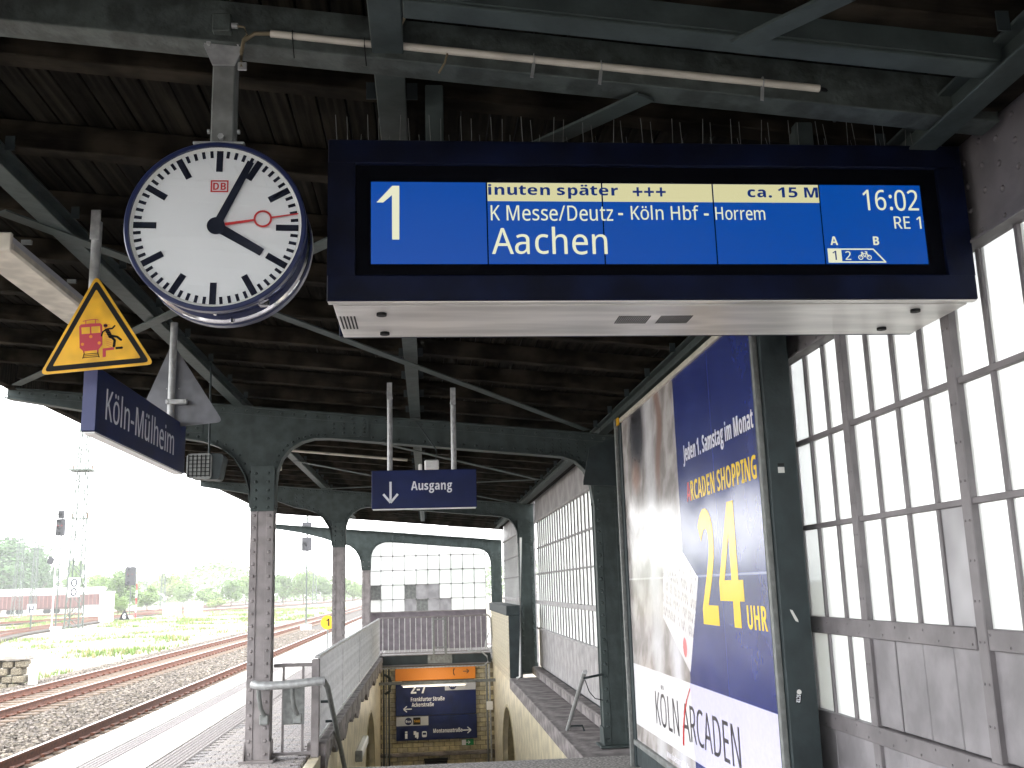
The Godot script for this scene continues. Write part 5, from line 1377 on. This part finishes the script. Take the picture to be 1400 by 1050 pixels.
func make_yard() -> void:
	var gy := -0.9
	# tall lattice mast pair
	var m1 := lattice(Vector3(-28.3, gy, -84), 1.1, 18.5, "tall lattice mast carrying a platform ring near the freight wagons", [[12.9, 0.9], [9.0, 0.7]])
	pbox("mast_platform", m1, Vector3(-29.2, 12.0, -84.8), Vector3(-27.4, 12.12, -83.2), "mast")
	lattice(Vector3(-60.5, gy, -155), 1.2, 13.0, "pale lattice mast in front of the wooded hill", [[11.5, 1.6]])
	lattice(Vector3(-62.0, gy, -165), 0.9, 12.0, "slim lattice mast beside the pale one at the wooded hill", [[10.5, 1.2]])
	var far := [[430, 812, 7.0, "lattice mast between the riveted columns"], [197, 832, 11.0, "lattice mast beside the round bush by the yard tracks"], [222, 828, 10.0, "lattice mast half hidden in the yard bushes"], [388, 826, 9.0, "lattice mast just right of the first column"]]
	for q in far:
		var p := py(q[0], q[1], gy)
		if p.z > 0 or p.z < -260: p = pz(q[0], q[1], -200.0); p.y = gy
		lattice(p, 0.9, q[2], q[3], [[q[2] * 0.85, 1.2]])
	# catenary wires
	for q in [[-5.5, 5.4], [-9.95, 5.4], [-30.0, 5.6], [-42.0, 5.6]]:
		var t := thing("overhead_wire", "thin overhead contact wire above %s" % ["the platform track", "the second track", "the curving yard track", "the far yard track"][[-5.5, -9.95, -30.0, -42.0].find(q[0])], "wire", Vector3(q[0], q[1], -120))
		ptube("contact_wire", t, [Vector3(q[0], q[1], -60), Vector3(q[0], q[1], -400)], 0.012, "mast", 4)
		var cat := []
		for k in 29: cat.append(Vector3(q[0], q[1] + 0.5 + 1.1 * pow(absf(float(k % 7) - 3.5) / 3.5, 2), -60.0 - k * 12.0))
		ptube("carrier_wire", t, cat, 0.012, "mast", 4)
	# signals
	rail_signal(Vector3(-8.4, gy, -71), 8.0, "dark signal on a thin mast between the platform columns", [[5.4, 6.35, 0.33], [6.6, 7.4, 0.33]], false)
	rail_signal(Vector3(-30.4, gy, -86), 9.7, "tall dark signal with red lamp left of the lattice mast", [[7.75, 9.15, 0.36], [9.2, 9.85, 0.24]], true)
	rail_signal(Vector3(-35.7, gy, -125), 6.4, "low dark signal with red lamp by the red and white pole", [[4.0, 6.2, 0.6]], true)
	var sm := thing("signal_lamp", "small dark oval lamp on a pole left of the lattice mast", "signal", Vector3(-30.7, gy, -85))
	ptube("mast", sm, [Vector3(-30.35, gy, -85), Vector3(-30.35, 5.6, -85)], 0.06, "white", 8)
	pprism("lamp_head", sm, rpoly([Vector2(-0.28, -0.2), Vector2(0.1, -0.42), Vector2(0.28, 0.1), Vector2(-0.1, 0.36)], 0.12), at(Vector3(-30.75, 4.85, -85)), 0.25, "signal_black")
	# white round-figure board, post, track signs
	var wb := thing("number_board", "white board with two stacked rings on the lattice mast", "sign", Vector3(-38, 2, -110))
	var b0 := pz(101, 803, -83.2)
	pbox("panel", wb, b0 - Vector3(0.45, 0.75, 0.03), b0 + Vector3(0.45, 0.75, 0.0), "white", 0.01)
	for s in [-0.36, 0.36]:
		var rg := nst()
		for k in 20:
			var a0 := TAU * k / 20; var a1 := TAU * (k + 1) / 20
			abar(rg, b0 + Vector3(cos(a0) * 0.2, s + sin(a0) * 0.28, 0.01), b0 + Vector3(cos(a1) * 0.2, s + sin(a1) * 0.28, 0.01), 0.11, 0.01, 0.0, Vector3(0, 0, 1))
		done(rg, "ring", "inkblack", wb)
	var wp := thing("white_post", "broad white concrete post standing by the yard track", "post", Vector3(-34.4, gy, -112))
	pbox("shaft", wp, Vector3(-35.0, gy, -112.6), Vector3(-33.8, 2.25, -111.4), "white", 0.04)
	pbox("cap", wp, Vector3(-35.06, 2.25, -112.66), Vector3(-33.74, 2.4, -111.34), "white", 0.03)
	var hs := thing("stop_board", "white board with a black H on a post among the weeds", "sign", Vector3(-33.1, gy, -88))
	pbox("panel", hs, Vector3(-33.5, 0.5, -88.03), Vector3(-32.8, 1.35, -88), "white")
	write("lettering", hs, "H", at(Vector3(0, 0, -87.998)), Vector2(-33.35, 0.62), Vector2(-32.95, 1.22), "inkblack", true)
	pbox("post", hs, Vector3(-33.2, gy, -88.1), Vector3(-33.1, 0.5, -88.03), "mast")
	var ts := thing("speed_board", "black edged triangle board with a white figure six by the track", "sign", Vector3(-33.4, gy, -115))
	pprism("panel", ts, PackedVector2Array([Vector2(-34.0, -0.72), Vector2(-32.75, -0.72), Vector2(-33.38, 0.42)]), at(Vector3(0, 0, -115)), 0.03, "black")
	write("lettering", ts, "6", at(Vector3(0, 0, -114.98)), Vector2(-33.55, -0.6), Vector2(-33.22, -0.05), "sign_white", true)
	pbox("foot", ts, Vector3(-33.42, gy - 0.1, -115.1), Vector3(-33.34, -0.7, -115.0), "mast")
	var rp := thing("marker_pole", "red and white banded pole beside the low signal", "pole", Vector3(-35.0, gy, -124))
	for k in 10: ptube("band", rp, [Vector3(-34.7, gy + k * 0.85, -124), Vector3(-34.7, gy + (k + 1) * 0.85 - 0.004, -124)], 0.07, ["red", "white"][k % 2], 6)
	var yd := thing("platform_end_sign", "round yellow sign with a figure one beside the second column", "sign", Vector3(-2.9, 0, -30))
	var yc := pz(448, 851, -30)
	pprism("disc", yd, circ(0.2, 28, xy(yc)), at(Vector3(0, 0, -30)), 0.02, "sign_yellow")
	write("lettering", yd, "1", at(Vector3(0, 0, -29.988)), xy(yc) + Vector2(-0.04, -0.1), xy(yc) + Vector2(0.05, 0.11), "inkblack", true)
	ptube("post", yd, [Vector3(yc.x, 0.0, -30.04), Vector3(yc.x, yc.y, -30.04)], 0.025, "galv_dull", 8)
	# freight wagons
	var z := -200.0
	for k in 3:
		var L := 13.5
		var c := Vector3(-63.5 - 4.7 - k * 14.3 + 0.0, gy, z - 1.0)
		var t := thing("freight_wagon", ["covered freight wagon with red ribbed side, end of the row", "covered freight wagon with red ribbed side, coupled in the middle", "covered freight wagon with red ribbed side by the pale mast"][k], "wagon", c, "covered freight wagons in the yard")
		var bd := nst()
		box2(bd, c + Vector3(-L / 2, 1.1, -1.4), c + Vector3(L / 2, 3.5, 1.4), 0.05); var body := done(bd, "body", "wagon_red", t)
		var rf := nst()
		var rp2 := PackedVector2Array()
		for i in 13: rp2.append(Vector2(-1.45 * cos(PI * i / 12.0), 3.45 + 1.35 * sin(PI * i / 12.0)))
		aprism(rf, rp2, Transform3D(Basis(Vector3(0, 0, -1), Vector3(0, 1, 0), Vector3(1, 0, 0)), c), L)
		done(rf, "roof", "wagon_white", t)
		for i in 18: pbox("rib", body, c + Vector3(-L / 2 + 0.3 + i * 0.76, 1.15, 1.4), c + Vector3(-L / 2 + 0.42 + i * 0.76, 3.42, 1.47), "wagon_rib")
		pbox("underframe", t, c + Vector3(-L / 2 - 0.3, 0.85, -1.2), c + Vector3(L / 2 + 0.3, 1.09, 1.2), "wagon_red")
		for wx in [-4.6, -2.9, 2.9, 4.6]:
			for s in [-0.75, 0.75]: ptube("wheel", t, [c + Vector3(wx, 0.46, s - 0.07), c + Vector3(wx, 0.46, s + 0.07)], 0.46, "black", 16)
		for s in [-1.0, 1.0]: ptube("buffer", t, [c + Vector3(L / 2 + 0.3, 1.0, s * 0.85), c + Vector3(L / 2 + 0.75, 1.0, s * 0.85)], 0.2, "signal_black", 10)
	# stub of stone wall at the picture's left edge and small yard things
	var sp := py(6, 945, -1.0)
	var st := thing("stone_pier", "stub of a rubble stone wall with a flat coping beside the weeds", "wall", sp)
	for r in 4:
		for k in 5:
			var a := sp + Vector3(-1.35 + k * 0.36 + (0.12 if r % 2 else 0.0), r * 0.22, 0)
			pbox("stone", st, a + Vector3(rng.randf_range(0.0, 0.04), 0.004, -0.5), a + Vector3(0.36 - rng.randf() * 0.05, 0.19 + rng.randf() * 0.026, rng.randf_range(-0.02, 0.06)), "stone", 0.03)
	pbox("coping", st, sp + Vector3(-1.4, 0.89, -0.55), sp + Vector3(0.62, 1.05, 0.08), "concrete", 0.03)
	pbox("white_end_post", st, sp + Vector3(0.62, 0.0, -0.3), sp + Vector3(0.85, 0.75, -0.1), "white", 0.02)
	var cabs := [[125, 842, "low white relay cabinet beside the white post"], [236, 826, "white relay cabinet among the yard bushes"], [265, 822, "small pale cabin beyond the yard bushes"]]
	for q in cabs:
		var p := pz(q[0], q[1], -135.0); p.y = gy
		var cb2 := thing("relay_cabinet", q[2], "cabinet", p)
		pbox("case", cb2, p + Vector3(-1.1, 0, -0.4), p + Vector3(1.1, 1.7, 0.4), "white", 0.03)
		pbox("lid", cb2, p + Vector3(-1.2, 1.7, -0.5), p + Vector3(1.2, 1.82, 0.5), "galv_dull", 0.02)
		for s in [-1.0, 1.0]: pbox("door", cb2, p + Vector3(minf(0.02 * s, 1.05 * s), 0.1, 0.4), p + Vector3(maxf(0.02 * s, 1.05 * s), 1.62, 0.43), "white", 0.01)

# ================================================================ vegetation
func crown_mesh(seed_: int, leaves: int, blobs: int, size: float, tall: float) -> Mesh:
	var g := RandomNumberGenerator.new(); g.seed = seed_
	var st := nst(); var bl := []
	for k in blobs:
		var a := g.randf() * TAU; var r := sqrt(g.randf()) * 0.62; var y := g.randf_range(-0.42, 0.55) * tall
		bl.append([Vector3(cos(a) * r * (1.0 - absf(y) * 0.5), y, sin(a) * r * (1.0 - absf(y) * 0.5)), g.randf_range(0.22, 0.42)])
	for i in leaves:
		var b: Array = bl[g.randi() % blobs]
		var d := Vector3(g.randfn(), g.randfn(), g.randfn()).normalized()
		var p: Vector3 = b[0] + d * b[1] * pow(g.randf(), 0.35)
		var n := (d + Vector3(g.randfn(), g.randfn(), g.randfn()) * 0.7).normalized()
		var bs := look(n) ; var s := size * g.randf_range(0.6, 1.3)
		var q := [p + bs.x * s, p + bs.y * s * 0.6, p - bs.x * s, p - bs.y * s * 0.6]
		quad(st, q[0], q[1], q[2], q[3], n)
	return st.commit()
func plant(called: String, cat: String, label: String, base: Vector3, w: float, h: float, kind: int, trunk: float, cm: Mesh, group: String) -> void:
	var t := thing(called, label, cat, base, group)
	var tr := nst()
	var top := base + Vector3(0, trunk + h * 0.45, 0)
	var pr := clampf(w * 0.02, 0.05, 0.22)
	for k in 4:
		var a := base.lerp(top, k / 4.0); var b := base.lerp(top, (k + 1) / 4.0)
		atube(tr, a, b, pr * (1.0 - k * 0.2), 7)
	for k in 5:
		var a := base.lerp(top, 0.35 + 0.12 * k); var an := k * 2.4
		abar(tr, a, a + Vector3(cos(an) * w * 0.3, h * 0.22, sin(an) * w * 0.3), pr * 0.6, pr * 0.6)
	done(tr, "trunk", "bark", t)
	put("crown", cm, "leaf%d" % kind, t, Transform3D(Basis(Vector3.UP, rng.randf() * TAU).scaled(Vector3(w / 2, h / 2, w / 2)), base + Vector3(0, trunk + h / 2, 0)))
func make_trees() -> void:
	var cms := []
	for k in 4: cms.append(crown_mesh(100 + k, 7000, [22, 14, 18, 10][k], 0.05, 1.0))
	var gy := -1.0
	# px left, px right, px top, px foot, distance, kind, mesh, label
	var L := [
		[-40, 40, 746, 836, 232, 2, 0, "tall dark dense tree on the hill behind the freight wagons"], [20, 62, 752, 836, 236, 2, 2, "dark tree sloping down the hill behind the pale mast"], [50, 78, 778, 836, 240, 2, 1, "smaller dark tree at the foot of the wooded hill"],
		[86, 112, 765, 832, 210, 0, 1, "narrow green tree behind the lattice mast"], [112, 150, 788, 834, 205, 1, 0, "light green tree beside the lattice mast"], [146, 190, 776, 832, 180, 0, 2, "round green tree behind the low signal"],
		[186, 216, 795, 830, 190, 1, 3, "bright bush right of the low signal"], [214, 244, 784, 828, 260, 3, 1, "pale tree among the far masts"], [238, 262, 796, 826, 250, 1, 0, "small tree right of the far masts"], [270, 300, 798, 824, 250, 1, 3, "bushy tree by the pale cabin"],
		[302, 330, 788, 824, 225, 0, 2, "full green tree left of the first column"], [322, 350, 784, 823, 240, 1, 1, "green tree half hidden by the first column"], [372, 402, 784, 822, 240, 0, 0, "green tree just right of the first column"], [398, 432, 778, 821, 250, 1, 2, "broad green tree seen between the first two columns"],
		[428, 458, 786, 820, 255, 0, 1, "green tree behind the second column"], [468, 496, 790, 820, 260, 1, 3, "pale green tree between the second and third columns"], [150, 172, 806, 836, 150, 1, 3, "low bush by the broad white post"], [285, 306, 808, 823, 200, 3, 3, "low pale bush near the far yard track"]]
	for q in L:
		var f := pz((q[0] + q[1]) / 2.0, q[3], -float(q[4])); f.y = gy
		var wd: float = (q[1] - q[0]) / F * q[4] * 1.5; var ht: float = (q[3] - q[2]) / F * q[4] * 1.15
		plant("tree" if ht > 4 else "bush", "tree" if ht > 4 else "bush", q[7], f, wd, ht, q[5], ht * 0.02, cms[q[6]], "trees along the yard")
	# distant tree belt that reads as one mass
	var bst := nst()
	var g := RandomNumberGenerator.new(); g.seed = 9
	for i in 24000:
		var an := g.randf_range(-0.75, 0.35)
		var r := g.randf_range(300, 380)
		var hh := 8.0 + 3.0 * sin(an * 23.0) + 2.0 * sin(an * 61.0 + 1.0)
		var p := Vector3(sin(an) * r, gy + hh * pow(g.randf(), 0.7), -cos(an) * r)
		var bs := look(Vector3(g.randfn(), g.randfn() + 0.3, g.randfn() + 0.5)); var s := g.randf_range(0.35, 0.9)
		quad(bst, p + bs.x * s, p + bs.y * s * 0.7, p - bs.x * s, p - bs.y * s * 0.7, bs.z)
	var belt := stuff(done(bst, "distant_trees", "leaf0")); tag(belt, "pale belt of distant trees along the horizon", "trees")
	# weeds and grass between tracks
	var bl := nst()
	for k in 7:
		var a := g.randf() * TAU; var b := Vector3(cos(a), 0, sin(a)); var sd := b.cross(Vector3.UP) * 0.06
		var o := b * 0.1 * g.randf(); var hgt := g.randf_range(0.5, 1.0)
		tri(bl, o + sd, o - sd, o + b * 0.35 * g.randf() + Vector3(0, hgt, 0), b + Vector3(0, 0.3, 0))
	var mm := MultiMesh.new(); mm.transform_format = MultiMesh.TRANSFORM_3D; mm.use_colors = true; mm.mesh = bl.commit(); mm.instance_count = 16000
	var nz := FastNoiseLite.new(); nz.seed = 14; nz.frequency = 0.13
	var i := 0; var tries := 0
	while i < mm.instance_count and tries < 400000:
		tries += 1
		var z := -22.0 - 150.0 * pow(g.randf(), 1.5); var x := g.randf_range(-70, -12.9)
		if -x > 13.5 - z * 0.42: continue
		if nz.get_noise_2d(x, z * 0.8) < 0.05 + g.randf() * 0.4: continue
		var s := g.randf_range(0.1, 0.3)
		mm.set_instance_transform(i, Transform3D(Basis(Vector3.UP, g.randf() * TAU).scaled(Vector3.ONE * s * (1.0 - z * 0.008)), Vector3(x, -0.98, z)))
		var v := g.randf_range(0.8, 1.25)
		mm.set_instance_color(i, (Color(0.12, 0.20, 0.045) if g.randf() < 0.75 else Color(0.26, 0.22, 0.10)) * v)
		i += 1
	mm.visible_instance_count = i
	var mi := MultiMeshInstance3D.new(); mi.name = "weeds"; mi.multimesh = mm; mi.material_override = mats.grass; add_child(mi); stuff(mi); tag(mi, "yellow green weeds growing between the tracks", "weeds")

func make_clutter() -> void:
	pass
